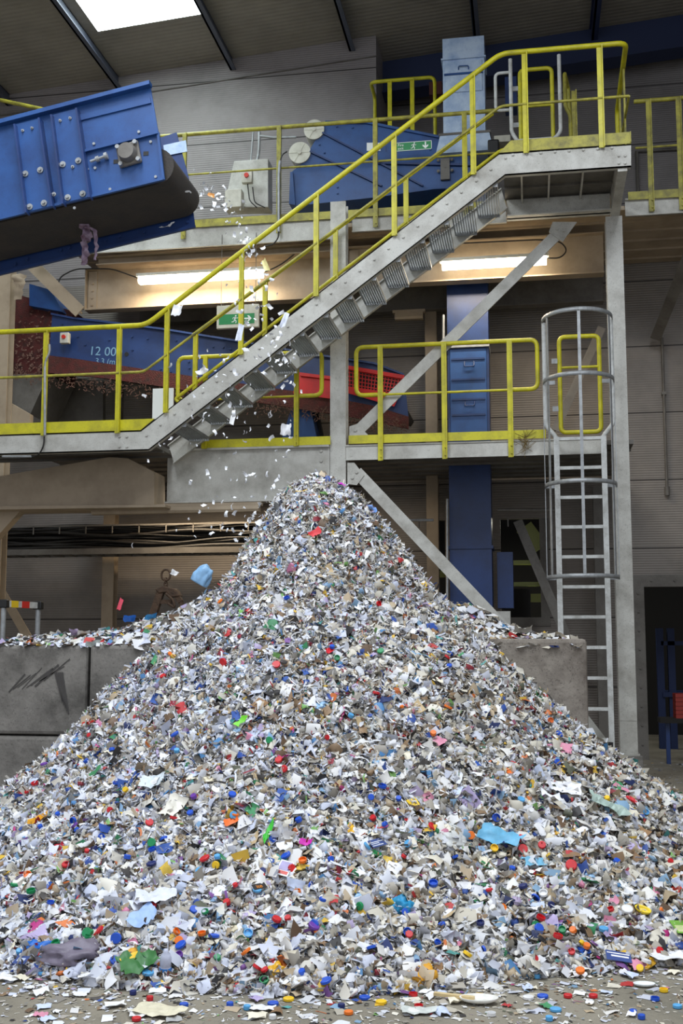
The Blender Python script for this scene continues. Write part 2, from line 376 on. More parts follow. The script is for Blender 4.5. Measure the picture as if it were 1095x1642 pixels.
# steel under upper deck
def ib(label, a, b_, Y, z0, z1, m, bolts=False):
    b = MB().ibeam_x(a, b_, Y, z0, z1, .18)
    if bolts:
        b.box((a, Y-.09, z0+.02), (a+.012, Y+.09, z1-.02)); b.box((a+.03, Y-.03, z0+.03), (a+.15, Y-.008, z1-.03)); b.bolts([(a+.09, z0+.08+k*.1) for k in range(int((z1-z0-.1)/.1))], Y-.03, .016)
    return tag(b.build('support_beam', m), label, 'steel beam', 'beams under the upper platform')
X_a, X_b, X_c = at(140, 460, 14).x, at(545, 460, 14).x, at(968, 430, 14).x
zA0, zA1 = at(300, 492, 14).z, at(300, 425, 14).z
ib('beige beam behind the left strip light under the upper platform', X_a, X_b-.1, 14.0, zA0, zA1, TAN, True)
ib('beige beam behind the right strip light under the upper platform', X_b+.1, X_c, 14.0, at(750, 452, 14).z, at(750, 400, 14).z+.1, TAN, True)
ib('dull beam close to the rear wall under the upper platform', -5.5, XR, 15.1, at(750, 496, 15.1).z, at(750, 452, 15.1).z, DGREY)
ib('thin rail beam just under the grey edge of the upper platform', -5.6, X_b, 13.75, at(300, 418, 13.7).z, at(300, 404, 13.7).z, TAN)
# cantilever bracket & landing cross beam
zt = Z2-.06; xlr = at(1010, 250, F).x
b = MB().prismx([(F+.02, zt), (13.1, zt), (13.1, at(985, 352, 13.1).z), (F+.02, zt-.24)], xlr-.13, xlr-.03)
tag(b.build('cantilever_bracket', GREY), 'tapering grey bracket carrying the stair top landing on the right column', 'bracket')
b = MB().box((at(812, 300, 12.9).x, 12.9, at(900, 345, 12.9).z), (xlr-.14, 12.94, zt-.065)); b.box((at(812, 300, 12.9).x, 12.82, at(900, 345, 12.9).z), (xlr-.1, 13.0, at(900, 345, 12.9).z+.016))
for xx in (835, 880, 935): b.box((at(xx, 300, 12).x, F+.1, zt-.12), (at(xx, 300, 12).x+.02, 12.9, zt-.065))
tag(b.build('landing_beam', GREY), 'grey beam with cross ribs under the stair top landing', 'steel beam')
# right upper platform underside bracket
b = MB(); b.bar(at(1110, 395, H+.2), at(1052, 540, 15.4), .14, .10)
tag(b.build('edge_trimmer', DGREY), 'dark steel edge member under the upper platform at the right edge', 'steel beam')

def brace(a, b_, Y, w, label, m, gus=()):
    t = thing('diagonal_brace', label, 'brace', at(*b_, Y), 'diagonal braces of the platform frame')
    A, B = at(*a, Y), at(*b_, Y); MB().bar(A, B, w, .02).bar(A+Vector((0, .04, 0)), B+Vector((0, .04, 0)), .02, .08).build('brace_bar', m, t)
    for g in gus:
        gb = MB().prism(XZ(g[0], Y-.02), Y-.025, Y-.012); gb.bolts([xz(q[0], q[1], Y-.025) for q in g[1]], Y-.025, .018); gb.build('gusset_plate', m, t)
brace((573,692),(897,372), G+.02, .135, 'long grey brace slanting up to the stair landing behind the right railing', GREY,
      [([(560,684),(572,680),(590,697),(585,700),(560,700)], [(570,690)]), ([(880,372),(886,356),(925,356),(902,388)], [(893,367),(904,370)])])
brace((572,757),(822,1022), G+.02, .14, 'long pale brace with black marks running down to the right block', GREY,
      [([(557,742),(568,742),(584,762),(572,778),(557,776)], [(572,757),(565,766)])])
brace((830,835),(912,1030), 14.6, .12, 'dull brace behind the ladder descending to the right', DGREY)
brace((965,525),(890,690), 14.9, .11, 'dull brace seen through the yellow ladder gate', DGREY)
brace((45,418),(128,500), 13.8, .17, 'wide beige brace under the upper platform at the left', TAN)
brace((0,945),(55,1040), 14.6, .12, 'beige brace behind the striped barrier frame', TAN)
brace((935,1150),(985,1215), 13.6, .12, 'short pale brace low down between the block and the ladder', GREY)

# ================================================================= STAIRS
sA, sB = xz(226,690,F), xz(800,246,F); sAb, sBb = xz(238,722,F), xz(810,281,F)
lR, lRb = xz(1012,238,F), xz(1012,270,F); l0, l0b = xz(-70,697,F), xz(-70,740,F)
l0 = (l0[0], sA[1]); l0b = (l0b[0], sAb[1]); lR = (lR[0], sB[1]); lRb = (lRb[0], sBb[1])
st = thing('staircase', 'grey steel staircase with grating treads rising from the lower walkway to the upper landing', 'staircase', (sA[0], F, 0))
b = MB().channel([l0, sA, sB, lR], [l0b, sAb, sBb, lRb], F, .07)
bl = [xz(px, py, F) for px, py in ((192,700),(204,700),(192,716),(204,716),(992,250),(1002,250),(992,262),(1002,262))]
for k in range(26): t = k/25; bl.append((sA[0]*(1-t)+sB[0]*t+.07, sA[1]*(1-t)+sB[1]*t-.06))
for k in range(8): bl.append((sB[0]+.15+k*.15, sB[1]-.03))
b.bolts(bl, F, .013, .012); b.build('stringer', GREY, st)
dY = Vector((0, 1.0, 0))
b = MB().channel([(sA[0], sA[1]), (sB[0], sB[1])], [(sAb[0]-.02, sAb[1]), (sBb[0], sBb[1])], FB, -.06); b.build('stringer', GREY, st)
N = 14; run = (sB[0]-sA[0]); rise = sB[1]-sA[1]
tb = MB(); wt = .25
for k in range(10): tb.box((-wt/2+k*wt/9.0-.0025, 0, -.032), (-wt/2+k*wt/9.0+.0025, .9, 0))
for k in range(22): tb.box((-wt/2, .02+k*.041-.002, -.008), (wt/2, .02+k*.041+.002, -.002))
tb.box((-wt/2-.006, 0, -.04), (-wt/2, .9, .003)); tb.box((-wt/2, -.006, -.05), (wt/2, 0, .003)); tb.box((-wt/2, .9, -.05), (wt/2, .906, .003))
tme = tb.mesh('tread'); tme.materials.append(ZINC)
for k in range(N):
    o = bpy.data.objects.new('tread', tme); COL.objects.link(o); o.parent = st
    t = (k+1)/(N+1); p = Vector((sA[0]+run*t+.12, F+.045, sA[1]+rise*t-.115)); o.location = p - Vector(st.location)
def post(mb, x, Y, z0, z1, w=.062):
    mb.box((x-w/2, Y-.006, z0), (x+w/2, Y+.006, z1)); mb.box((x+w/2-.012, Y-.042, z0), (x+w/2, Y-.006, z1)); return mb
def zat(path, x):
    for (x0, z0), (x1, z1) in zip(path, path[1:]):
        if x0 <= x <= x1: return z0 + (z1-z0)*(x-x0)/(x1-x0)
    return path[-1][1]
# near stair + walkway + landing railing
YR = F-.03
top = [(l0[0], sA[1]+1.20), (xz(234,522,YR)[0], sA[1]+1.20), (xz(803,86,YR)[0], xz(803,86,YR)[1]), (xz(1004,72,YR)[0], xz(803,86,YR)[1]+.0)]
mid = [(l0[0], sA[1]+.66), (xz(230,602,YR)[0], sA[1]+.66), xz(803,170,YR), (xz(1008,155,YR)[0], xz(803,170,YR)[1])]
r1 = thing('stair_railing', 'yellow tubular railing along the near side of walkway, stairs and top landing', 'railing', (sA[0], YR, Z1), 'yellow tube railings')
pts = [(x, YR, z) for x, z in top] + [(top[-1][0]+.02, H-.1, top[-1][1]), (top[-1][0]+.02, H-.1, top[-1][1]-.5)]
MB().tube(rnd(pts, .1), .029, 10).build('top_rail', YEL, r1)
MB().tube(rnd([(x, YR, z) for x, z in mid], .06), .016, 8).build('mid_rail', YELD, r1)
for px, py, lo in ((72,610,None),(190,610,None),(267,580,None),(387,480,None),(507,390,None),(632,290,None),(758,185,None),(842,160,None),(963,155,None)):
    x = at(px, py, YR).x; zt_ = zat(top, x)-.01
    base = [l0, sA, sB, lR]; zb_ = zat(base, x)-.03
    post(MB(), x, YR, zb_, zt_).build('post', YEL, r1)
MB().prism([(l0[0], sA[1]), (sA[0], sA[1]), (sA[0]+.16, sA[1]+.125), (l0[0], sA[1]+.125)], YR+.012, YR+.022).build('toe_board', YEL, r1)
MB().prism([(sB[0], sB[1]), (lR[0], lR[1]), (lR[0], lR[1]+.13), (sB[0]+.13, sB[1]+.13)], YR+.012, YR+.022).build('toe_board', YELD, r1)
MB().box((lR[0]-.01, YR, Z2), (lR[0], H, Z2+.12)).build('toe_board', YELD, r1)
for yy in (12.35, 12.95): MB().box((lR[0]-.02, yy-.03, Z2-.1), (lR[0], yy+.03, top[-1][1])).build('post', YELD, r1)
MB().tube([(lR[0]-.01, YR, mid[-1][1]), (lR[0]-.01, H-.1, mid[-1][1])], .014, 8).build('mid_rail', YELD, r1)
# far side stair railing
YF = FB+.03
r2 = thing('stair_railing', 'yellow tubular railing along the far side of the stairs', 'railing', (sA[0], YF, Z1), 'yellow tube railings')
ft = [(sA[0]+.35, sA[1]+1.18), (sB[0], top[2][1])]; fm = [(sA[0]+.25, sA[1]+.50), (sB[0]+.05, mid[2][1]-.0)]
d = top[2][1]-sB[1]; s0 = at(283,640,YF); s1 = at(800,243,YF)
MB().tube(rnd([(s0.x+.03, YF, s0.z-.04), (s0.x-.02, YF, s0.z), (s1.x, YF, s1.z), (s1.x+.05, YF, s1.z+.02)], .04), .021, 8).build('mid_rail', YEL, r2)
u0, u1 = at(412,462,YF), at(790,182,YF); sl = (u1.z-u0.z)/(u1.x-u0.x); xs = s0.x+.2
MB().tube([(xs, YF, u0.z+sl*(xs-u0.x)), (u1.x, YF, u1.z)], .026, 8).build('top_rail', YEL, r2)
for px, py in ((313,590),(425,490),(538,410),(651,320),(745,240)):
    x = at(px, py, YF).x; zl_ = s0.z + (s1.z-s0.z)/(s1.x-s0.x)*(x-s0.x)
    post(MB(), x, YF, zl_-.25, u0.z+sl*(x-u0.x)).build('post', YEL, r2)

# ================================================================= PLATFORM RAILINGS
def loopend(x0, x1, zt, zm, Y, left=True, right=True):
    p = []
    if left: p += [(x0+.35, Y, zm), (x0, Y, zm), (x0, Y, zt)]
    else: p += [(x0, Y, zt)]
    if right: p += [(x1, Y, zt), (x1, Y, zm), (x1-.33, Y, zm)]
    else: p += [(x1, Y, zt)]
    return rnd(p, .09, 5)
def railing(label, Y, px0, px1, yt, ym, posts, zbase, toe, left, right, zpost, m=YEL, m2=None, r=.026):
    m2 = m2 or m
    xa, xb = at(px0, yt, Y).x, at(px1, yt, Y).x; pm = (px0+px1)/2; zt = at(pm, yt, Y).z; zm = at(pm, ym, Y).z
    t = thing('platform_railing', label, 'railing', ((xa+xb)/2, Y, zbase), 'yellow tube railings')
    MB().tube(loopend(xa, xb, zt, zm, Y, left, right), r, 10).build('top_rail', m, t)
    MB().tube([(xa+(.3 if left else 0), Y, zm), (xb-(.3 if right else 0), Y, zm)], .014, 8).build('mid_rail', m2, t)
    for p in posts:
        x = at(p, (yt+ym)/2, Y).x; b = post(MB(), x, Y-.02, zpost, zt); b.bolts([(x+.01, zpost+.05), (x+.01, zpost+.14)], Y-.026, .012); b.build('post', m, t)
    if toe:
        for a, c in toe: MB().box((at(a, yt, Y).x, Y-.012, zbase), (at(c, yt, Y).x, Y, zbase+.10)).build('toe_board', m, t)
    return t
railing('bright yellow railing on the lower platform between middle column and ladder', G-.04, 571, 861, 551, 629, (610, 712, 817), Z1-.02, ((559, 872),), True, True, at(712, 736, G-.06).z)
railing('yellow railing half hidden behind the stairs left of the middle column', G-.04, 286, 516, 569, 638, (330, 476), Z1-.02, ((325, 530),), True, True, Z1-.03)
railing('grimy yellow railing along the upper platform in front of the blue hood', H-.04, 258, 800, 198, 264, (297, 448, 602, 745), Z2-.0, ((310, 812),), False, False, at(602, 364, H-.06).z, YELD, YELD)
railing('grimy yellow railing on the upper platform at the right edge', H-.04, 1016, 1150, 158, 233, (1040, 1088, 1140), Z2, ((1002, 1150),), False, False, at(1060, 338, H-.06).z, YELD, YELD)
t = thing('platform_railing', 'small yellow guard railing high behind the upper railing left of the pale tower', 'railing', at(640, 200, 15), 'yellow tube railings')
a, b_ = at(594, 132, 15), at(697, 130, 15); zb_ = at(640, 225, 15).z
MB().tube(rnd([(a.x, 15.45, zb_), (a.x, 15.45, a.z), (a.x, 15, a.z), (b_.x, 15, a.z), (b_.x, 15, zb_)], .09), .026, 10).build('top_rail', YEL, t)
for p in (625, 661): x = at(p, 160, 15).x; post(MB(), x, 15, zb_, a.z).build('post', YEL, t)
# loop ended grab rail behind landing
t = thing('grab_rail', 'grimy yellow looped grab rail standing behind the middle of the top landing', 'railing', at(915, 230, 13.4))
a = at(905, 116, 13.4); b_ = at(918, 228, 13.4)
MB().tube(rnd([(b_.x-.02, 13.4, b_.z), (b_.x-.02, 13.4, a.z-.55), (a.x, 13.4, a.z-.45), (a.x, 13.4, a.z), (b_.x-.02, 13.8, a.z), (b_.x, 13.8, a.z-.5)], .06), .024, 8).build('loop', YELD, t)
post(MB(), b_.x+.03, 13.4, Z2, a.z-.25).build('post', YELD, t)
# white ladder head at upper landing with gate
t = thing('ladder_head', 'white tubular ladder head posts rising behind the top landing railing', 'ladder', at(860, 228, 13.3))
for p, s in ((818, 1), (896, -1)):
    a, c, e = at(p, 95 if s > 0 else 88, 13.2), at(p, 212, 13.2), at(p+s*13, 228, 13.2)
    MB().tube(rnd([(a.x, 13.2, a.z), (a.x, 13.2, c.z), (e.x, 13.2, e.z)], .05), .024, 10).build('grab_post', WPAINT, t)
a, c = at(830, 228, 13.2), at(885, 228, 13.2); MB().box((a.x, 13.17, a.z-.02), (c.x, 13.23, a.z+.025)).build('top_rung', WPAINT, t)
a, c = at(794, 118, 13.25), at(818, 176, 13.25)
MB().tube(rnd([(c.x, 13.25, a.z), (a.x, 13.25, a.z), (a.x, 13.25, c.z), (c.x, 13.25, c.z)], .06), .02, 8).build('side_loop', WPAINT, t)
def gate(label, pxs, ys, Y, ymid):
    a, c = at(pxs[0], ys[0], Y), at(pxs[1], ys[1], Y); zm = at(pxs[0], ymid, Y).z
    t = thing('safety_gate', label, 'gate', ((a.x+c.x)/2, Y, c.z), 'yellow self closing ladder gates')
    MB().tube(rnd([(a.x, Y, a.z), (c.x, Y, a.z), (c.x, Y, c.z), (a.x, Y, c.z)], .07, 5, True), .026, 10, True).build('gate_frame', YEL, t)
    MB().tube([(a.x, Y, zm), (c.x, Y, zm)], .015, 8).build('cross_bar', YEL, t)
    for zz in (.25, .75): MB().box((a.x-.09, Y-.01, c.z+(a.z-c.z)*zz-.03), (a.x-.02, Y+.01, c.z+(a.z-c.z)*zz+.03)).build('hinge', ZINC, t)
gate('yellow safety gate between the white ladder head posts on the upper level', (833, 887), (113, 226), 13.3, 172)
gate('yellow safety gate framed by the cage of the lower ladder', (896, 964), (541, 692), 13.02, 590)

# ================================================================= CAGED LADDER
LY = 12.78
xa, xb = at(894, 800, LY).x, at(970, 800, LY).x; xc = (xa+xb)/2; zt = at(930, 703, LY).z
t = thing('caged_ladder', 'white vertical ladder with hooped safety cage reaching the lower platform', 'ladder', (xc, LY, 0))
for x in (xa, xb): MB().box((x-.012, LY-.03, 0), (x+.012, LY+.03, zt+.02)).box((x-.03, LY-.034, 0), (x+.03, LY-.024, zt+.02)).build('stile', WPAINT, t)
rp = .335; k = 0; z = zt
while z > .1:
    MB().box((xa, LY-.018, z-.018), (xb, LY+.018, z+.018)).build('rung', WPAINT, t); z -= rp
rx, ry = .395, .46
def hoop_pt(a): return Vector((xc + rx*math.cos(a), LY+.02 - ry*math.sin(a), 0))
hz = [at(875, 515, LY).z, at(875, 614, LY).z, at(875, 780, LY).z, at(875, 927, LY).z]
for z in hz:
    b = MB(); n = 26; P = [hoop_pt(math.pi*i/n) for i in range(n+1)]
    for i in range(n):
        p, q = P[i], P[i+1]; no = ((q-p).cross(Vector((0,0,1)))).normalized()*.005
        b.add([p-no+Vector((0,0,z-.024)), q-no+Vector((0,0,z-.024)), q-no+Vector((0,0,z+.024)), p-no+Vector((0,0,z+.024)),
               p+no+Vector((0,0,z-.024)), q+no+Vector((0,0,z-.024)), q+no+Vector((0,0,z+.024)), p+no+Vector((0,0,z+.024))],
              [(0,1,2,3),(7,6,5,4),(3,2,6,7),(0,4,5,1)], True)
    if z != hz[0]:
        b.bar(P[0]+Vector((0,0,z)), (xb, LY, z), .045, .008, (0,1,0)); b.bar(P[-1]+Vector((0,0,z)), (xa, LY, z), .045, .008, (0,1,0))
    b.build('cage_hoop', ZINC, t)
for a in (2, 30, 90, 150, 178):
    p = hoop_pt(math.radians(a)); q = Vector((math.cos(math.radians(a)), -math.sin(math.radians(a)), 0))
    MB().bar((p.x, p.y, hz[3]-.02), (p.x, p.y, hz[0]+.02), .034, .008, q).build('cage_strap', ZINC, t)
for s, x in ((1, xa), (-1, xb)):
    xo = x - s*.115; MB().tube(rnd([(x, LY, zt-.05), (x, LY, zt+.02), (xo, LY, zt+.16), (xo, LY, at(880, 518, LY).z)], .05), .026, 10).build('grab_post', WPAINT, t)

# ================================================================= LIGHTS
def strip(label, a, b_, Y, lit=True, dz=.05):
    A, B = at(*a, Y), at(*b_, Y); z = (A.z+B.z)/2
    t = thing('strip_light', label, 'light fitting', ((A.x+B.x)/2, Y, z), 'strip lights under the platforms')
    MB().box((A.x, Y-.05, z+dz-.01), (B.x, Y+.05, z+dz+.03)).build('housing', CREAM if lit else TAN, t)
    b = MB(); P = [(Y-.06, z-.02), (Y-.045, z-.05), (Y+.045, z-.05), (Y+.06, z-.02), (Y+.05, z+dz-.01), (Y-.05, z+dz-.01)]
    b.prismx(P, A.x+.03, B.x-.03).build('diffuser', TUBE if lit else TAN, t)
    if lit: area('strip_light_lamp', ((A.x+B.x)/2, Y, z-.07), (0, 0, 0), B.x-A.x, .1, 28, (1, .84, .62))
    return t
strip('lit strip light left, behind the stair railing', (220, 448), (425, 440), 13.7)
strip('lit strip light right, crossed by the long brace', (705, 427), (880, 416), 13.7)
strip('unlit strip light below the plate girder, behind the heap', (145, 819), (420, 814), 12.75, False, .03)
strip('tiny unlit strip light on the far ceiling right of the stairs', (630, 508), (682, 506), 14.8, False)
# unseen lamp on the left and one added behind the heap brighten the undercroft
area('unseen_undercroft_lamp', (-4.3, 14.2, 3.5), (0, 0, 0), 1.4, .1, 34, (1, .80, .56))
area('unseen_undercroft_lamp', (-2.4, 14.6, 3.6), (0, 0, 0), 1.4, .1, 5, (1, .84, .62))
def cable(label, pts, r=.009, g='loose black power cables'):
    return tag(MB().tube(rnd([at(x, y, Y) for x, y, Y in pts], .15, 5), r, 6).build('power_cable', CABLE), label, 'cable', g)
cable('black cable drooping to the left end of the left strip light', [(222,446,13.7),(205,440,13.7),(180,431,13.7),(120,431,13.8),(95,445,13.8),(93,462,13.8)])
cable('black cable curling from the right strip light end by the brace', [(878,414,13.7),(898,414,13.7),(910,402,13.7),(900,388,13.7),(868,384,13.7),(700,392,13.8)])
cable('black cable rising from the left strip light towards the upper beam', [(425,436,13.7),(450,425,13.7),(475,405,13.7)])
cable('black cable hanging under the left walkway beam below the blue tag', [(71,700,11.8),(70,716,11.8),(62,730,11.8),(40,735,11.8),(-20,736,11.8)])
tag(MB().tube([at(50,732,11.75), at(4,732,11.75)], .014, 8).build('conduit_pipe', ZINC), 'short pale conduit along the bottom of the left walkway beam', 'pipe')
b = MB().tube([at(72,588,11.78), at(72,698,11.78)], .016, 8).tube(rnd([at(72,590,11.78), at(73,578,11.78), at(80,565,11.78), at(79,552,11.78)], .05), .012, 6)
tag(b.build('conduit_pipe', ZINC), 'grey conduit strapped to the yellow post on the left walkway', 'pipe')
tag(MB().tube(rnd([at(449,258,H-.12), at(447,280,H-.12), at(447,372,H-.12)], .05), .02, 8).build('conduit_pipe', ZINC), 'grey conduit strapped to the upper railing post in front of the blue hood', 'pipe')
cable('black cable looping out below the conduit on the upper railing post', [(447,372,H-.12),(446,382,H-.12),(438,392,H-.12),(425,395,H-.1)])
cable('black cable bending over the conduit on the upper railing', [(449,260,H-.12),(452,248,H-.12),(460,243,H-.1)])

# ================================================================= CABLE TRAY
TY = 14.7
t = thing('cable_tray', 'dark cable tray hung along the rear wall under the lower platform', 'cable tray', at(200, 870, TY))
X0, X1 = -7.5, at(480, 860, TY).x; z0 = at(200, 888, TY).z; z1 = at(200, 846, TY).z
MB().box((X0, TY-.25, z0-.02), (X1, TY-.23, z0+.06)).box((X0, TY+.23, z0-.02), (X1, TY+.25, z0+.06)).build('tray_rail', DGREY, t)
b = MB()
for k in range(30): b.box((X0+k*.2, TY-.24, z0-.02), (X0+k*.2+.02, TY+.24, z0))
b.build('tray_rungs', DGREY, t)
MB().box((X0, TY-.25, z1), (X1, TY-.235, z1+.02)).build('tray_rail', DGREY, t)
for k in range(20): MB().box((X0+k*.38, TY-.25, z1-.1), (X0+k*.38+.015, TY-.24, z1+.01)).build('tray_hanger', DGREY, t)
for k in range(44):
    zz = z0+.03+.36*(k/44); yy = TY-.2+.03*(k % 8); ph = random.random()*6; am = .012+.02*random.random()
    pts = [(X0+(X1-X0)*i/24, yy+.02*math.sin(i*.7+ph), zz + am*math.sin(i*.55+ph) - .05*(1-((i-12)/12)**2)*(k % 3)/3) for i in range(25)]
    tag(MB().tube(pts, .012+.007*(k % 3), 6).build('cable', CABLE), 'black cable in the thick bundle lying along the rear wall under the platform', 'cable', 'bundled cables in the tray')

# ================================================================= NEAR BLUE CONVEYOR (discharges onto the heap)
CY, CY2 = 8.3, 9.1
cv = thing('belt_conveyor', 'large blue inclined belt conveyor discharging scraps at the upper left', 'conveyor', at(100, 300, CY), 'blue conveyors of the sorting line')
ex = -150
def ln(p, q, x): return p[1] + (q[1]-p[1])*(x-p[0])/(q[0]-p[0])
T0, T1, B0, B1 = (0,201), (241,138), (0,353), (263,289)
b = MB().prism(XZ([(ex, ln(T0,T1,ex)), (241,138), (254,213), (263,289), (ex, ln(B0,B1,ex))], CY), CY, CY+.012)
b.prism(XZ([(ex, ln(T0,T1,ex)-4), (243,134), (243,140), (ex, ln(T0,T1,ex)+3)], CY), CY-.06, CY+.012)
b.prism(XZ([(133,243),(254,212),(255,216),(133,247)], CY), CY-.03, CY)
b.prism(XZ([(ex, ln(B0,B1,ex)-3), (263,286), (263,290), (ex, ln(B0,B1,ex)+1)], CY), CY-.025, CY)
b.prism(XZ([(252,213),(256,213),(265,289),(261,289)], CY), CY-.02, CY)
b.prism(XZ([(129,185),(241,157),(243,166),(130,194)], CY), CY-.014, CY)
b.build('side_plate', BLUE, cv)
for x0_, x1_ in ((23,62),(82,122)):
    q = [(x0_, ln(T0,T1,x0_)+5), (x1_, ln(T0,T1,x1_)+5), (x1_+21, ln(B0,B1,x1_+21)-3), (x0_+18, ln(B0,B1,x0_+18)-3)]
    MB().prism(XZ(q, CY-.03), CY-.03, CY).build('stiffener_panel', BLUE, cv)
    for e, e2 in ((x0_, x0_+18), (x1_, x1_+21)):
        MB().prism(XZ([(e-1.5, ln(T0,T1,e)+4), (e+1.5, ln(T0,T1,e)+4), (e2+1.5, ln(B0,B1,e2)-2), (e2-1.5, ln(B0,B1,e2)-2)], CY-.07), CY-.075, CY).build('stiffener_rib', DBLUE, cv)
for (px, py, r) in ((41,279,.026),(65,273,.026),(48,332,.026),(71,326,.026),(101,264,.026),(126,258,.026),(109,317,.026),(133,311,.026),(87,312,.018),(37,210,.012),(52,206,.012),(97,194,.012),(113,190,.012),(117,268,.014)):
    x, z = xz(px, py, CY-.03); MB().cyl((x, CY-.03, z), (x, CY-.04, z), r, 16).cyl((x, CY-.04, z), (x, CY-.055, z), r*.5, 6).build('bolt', ZINC, cv)
for (px, py) in ((151,231),(182,232),(223,212),(242,228),(250,284),(177,304),(153,270),(141,272),(120,334)):
    x, z = xz(px, py, CY); MB().cyl((x, CY, z), (x, CY-.012, z), .012, 8).build('bolt', ZINC, cv)
for (px, py) in ((186,259),(234,246)):
    x, z = xz(px, py, CY-.002); MB().box((x-.022, CY-.003, z-.017), (x+.022, CY+.002, z+.017)).build('slot', BLACK, cv)
x, z = xz(208, 249, CY); a = math.radians(12)
be = MB()
sq = [(math.cos(a+math.pi/4+k*math.pi/2)*.135, math.sin(a+math.pi/4+k*math.pi/2)*.135) for k in range(4)]
be.prism([(x+u, z+v) for u, v in sq], CY-.035, CY-.001)
bo = be.build('bearing_housing', DGREY, cv, .012)
MB().cyl((x, CY-.035, z), (x, CY-.10, z), .078, 24, .066).build('bearing_cap', DGREY, bo)
for u, v in sq: MB().cyl((x+u*.78, CY-.03, z+v*.78), (x+u*.78, CY-.06, z+v*.78), .018, 8).build('bolt', ZINC, bo)
p, q = at(145,259,CY-.03), at(170,250,CY-.03)
MB().cyl(p, q, .012, 8).cyl(p+(q-p)*.35, p+(q-p)*.55, .024, 6).cyl(p+(q-p)*.9, p+(q-p)*1.08, .03, 6).build('belt_tensioner', ZINC, cv)
# belt loop with head drum
hx, hz_ = xz(250, 268, CY+.06); hr = .155; sl = (xz(263,289,CY)[1]-xz(0,353,CY)[1])/(xz(263,289,CY)[0]-xz(0,353,CY)[0]); ang = math.atan(sl)
dv = Vector((math.cos(ang), 0, math.sin(ang))); nv = Vector((-math.sin(ang), 0, math.cos(ang))); c0 = Vector((hx, 0, hz_))
pts = [c0 - dv*2.4 - nv*hr] + [c0 + dv*math.cos(t_)*hr + nv*math.sin(t_)*hr for t_ in [math.radians(-90+15*i) for i in range(13)]] + [c0 - dv*2.4 + nv*hr]
bb = MB(); n = len(pts); vs = [(p.x, CY+.05, p.z) for p in pts] + [(p.x, CY2-.04, p.z) for p in pts]
bb.add(vs, [(i, i+n, i+1+n, i+1) for i in range(n-1)], True); bb.add(vs, [tuple(range(n))[::-1], tuple(range(n, 2*n))])
bb.build('rubber_belt', RUB, cv)
fp = XZ([(ex, 478), (313,365), (303,287), (283,212), (262,219), (ex, 330)], CY2)
b = MB().prism(fp, CY2, CY2+.012); b.prism(XZ([(ex,474),(314,362),(314,366),(ex,479)], CY2), CY2-.03, CY2)
b.bolts(XZ([(301,356),(294,306),(232,373),(192,380),(170,386),(112,398),(44,416),(25,424),(98,402)], CY2), CY2, .014); b.build('side_plate', DBLUE, cv)
MB().prism(XZ([(262,233),(298,225),(300,243),(264,250)], CY2-.01), CY2-.012, CY2-.002).build('pale_strip', LBLUE, cv)  # paler blue strip across the end of the far plate
# tangled film hanging below belt
def rag(name, pts, Y, w0, m, label, cat, wobble=.5, parent=None, seed=0):
    """narrow crumpled sheet following a pixel path"""
    R_ = random.Random(seed); P = [at(x, y, Y) for x, y in pts]; b = MB(); L = []
    for i in range(len(P)-1):
        for k in range(5): L.append(P[i].lerp(P[i+1], k/5))
    L.append(P[-1])
    vs = []
    for i, p in enumerate(L):
        wd = w0*(1-.5*i/len(L))
        for j in range(4): vs.append(p + Vector(((j-1.5)/3*wd + R_.uniform(-1,1)*wd*.2*wobble, R_.uniform(-1,1)*wd*.5*wobble, R_.uniform(-1,1)*wd*.2*wobble)))
    fs = [(i*4+j, i*4+j+1, i*4+4+j+1, i*4+4+j) for i in range(len(L)-1) for j in range(3)]
    b.add(vs, fs, True); o = b.build(name, m, parent)
    if label: tag(o, label, cat)
    return o
FILM_P = mat('mauve plastic film', (150,130,150), .35, 0, (90,50,60), .9, 20)
WFILM = mat('white plastic film', (225,226,230), .35)
rag('hanging_film', [(106,335),(120,345),(135,360),(140,372),(135,395),(136,424)], 8.75, .11, FILM_P, 'tattered mauve plastic film snagged under the blue conveyor belt', 'plastic film', .9, seed=1)
rag('hanging_film', [(140,362),(152,370),(155,395),(152,417)], 8.7, .045, FILM_P, 'second thin strand of mauve film dangling under the blue conveyor', 'plastic film', .8, seed=2)
rag('white_scrap', [(258,364),(270,363),(278,356)], 9.08, .04, WFILM, 'white scrap stuck on the lower blue conveyor plate', 'plastic film', .6, seed=3)

# ================================================================= MID LEVEL CONVEYOR
MY = 13.9
cm = thing('belt_conveyor', 'dirty blue conveyor sloping down to the right behind the lower left railing', 'conveyor', at(300, 600, MY), 'blue conveyors of the sorting line')
top_ = [(84,503),(119,510),(164,515),(260,527),(380,546),(505,568),(600,582),(648,600)]
bot_ = [(78,574),(119,579),(164,586),(260,600),(380,618),(505,636),(600,655),(655,672)]
b = MB().prism(XZ(top_ + bot_[::-1], MY), MY, MY+.015); b.prism(XZ(top_ + [(x, y+3) for x, y in top_[::-1]], MY), MY-.05, MY)
b.bolts(XZ([(100,520),(125,540),(137,553),(176,545),(212,540),(213,561),(237,543),(283,546),(286,580),(287,590),(258,592),(274,596),(303,580),(304,590),(342,556),(358,557),(370,560),(262,575),(620,590),(575,582)], MY), MY, .014); b.build('side_plate', DBLUE, cm)
MB().cyl((xz(203,568,MY)[0], MY, xz(203,568,MY)[1]), (xz(203,568,MY)[0], MY-.004, xz(203,568,MY)[1]), .03, 14).build('round_hole', BLACK, cm)
MB().prism(XZ(top_ + bot_[::-1], MY+.8), MY+.8, MY+.815).build('side_plate', DBLUE, cm)
MB().prism(XZ([(78,560),(655,660),(650,668),(78,580)], MY+.1), MY+.05, MY+.78).build('rubber_belt', RUB, cm)
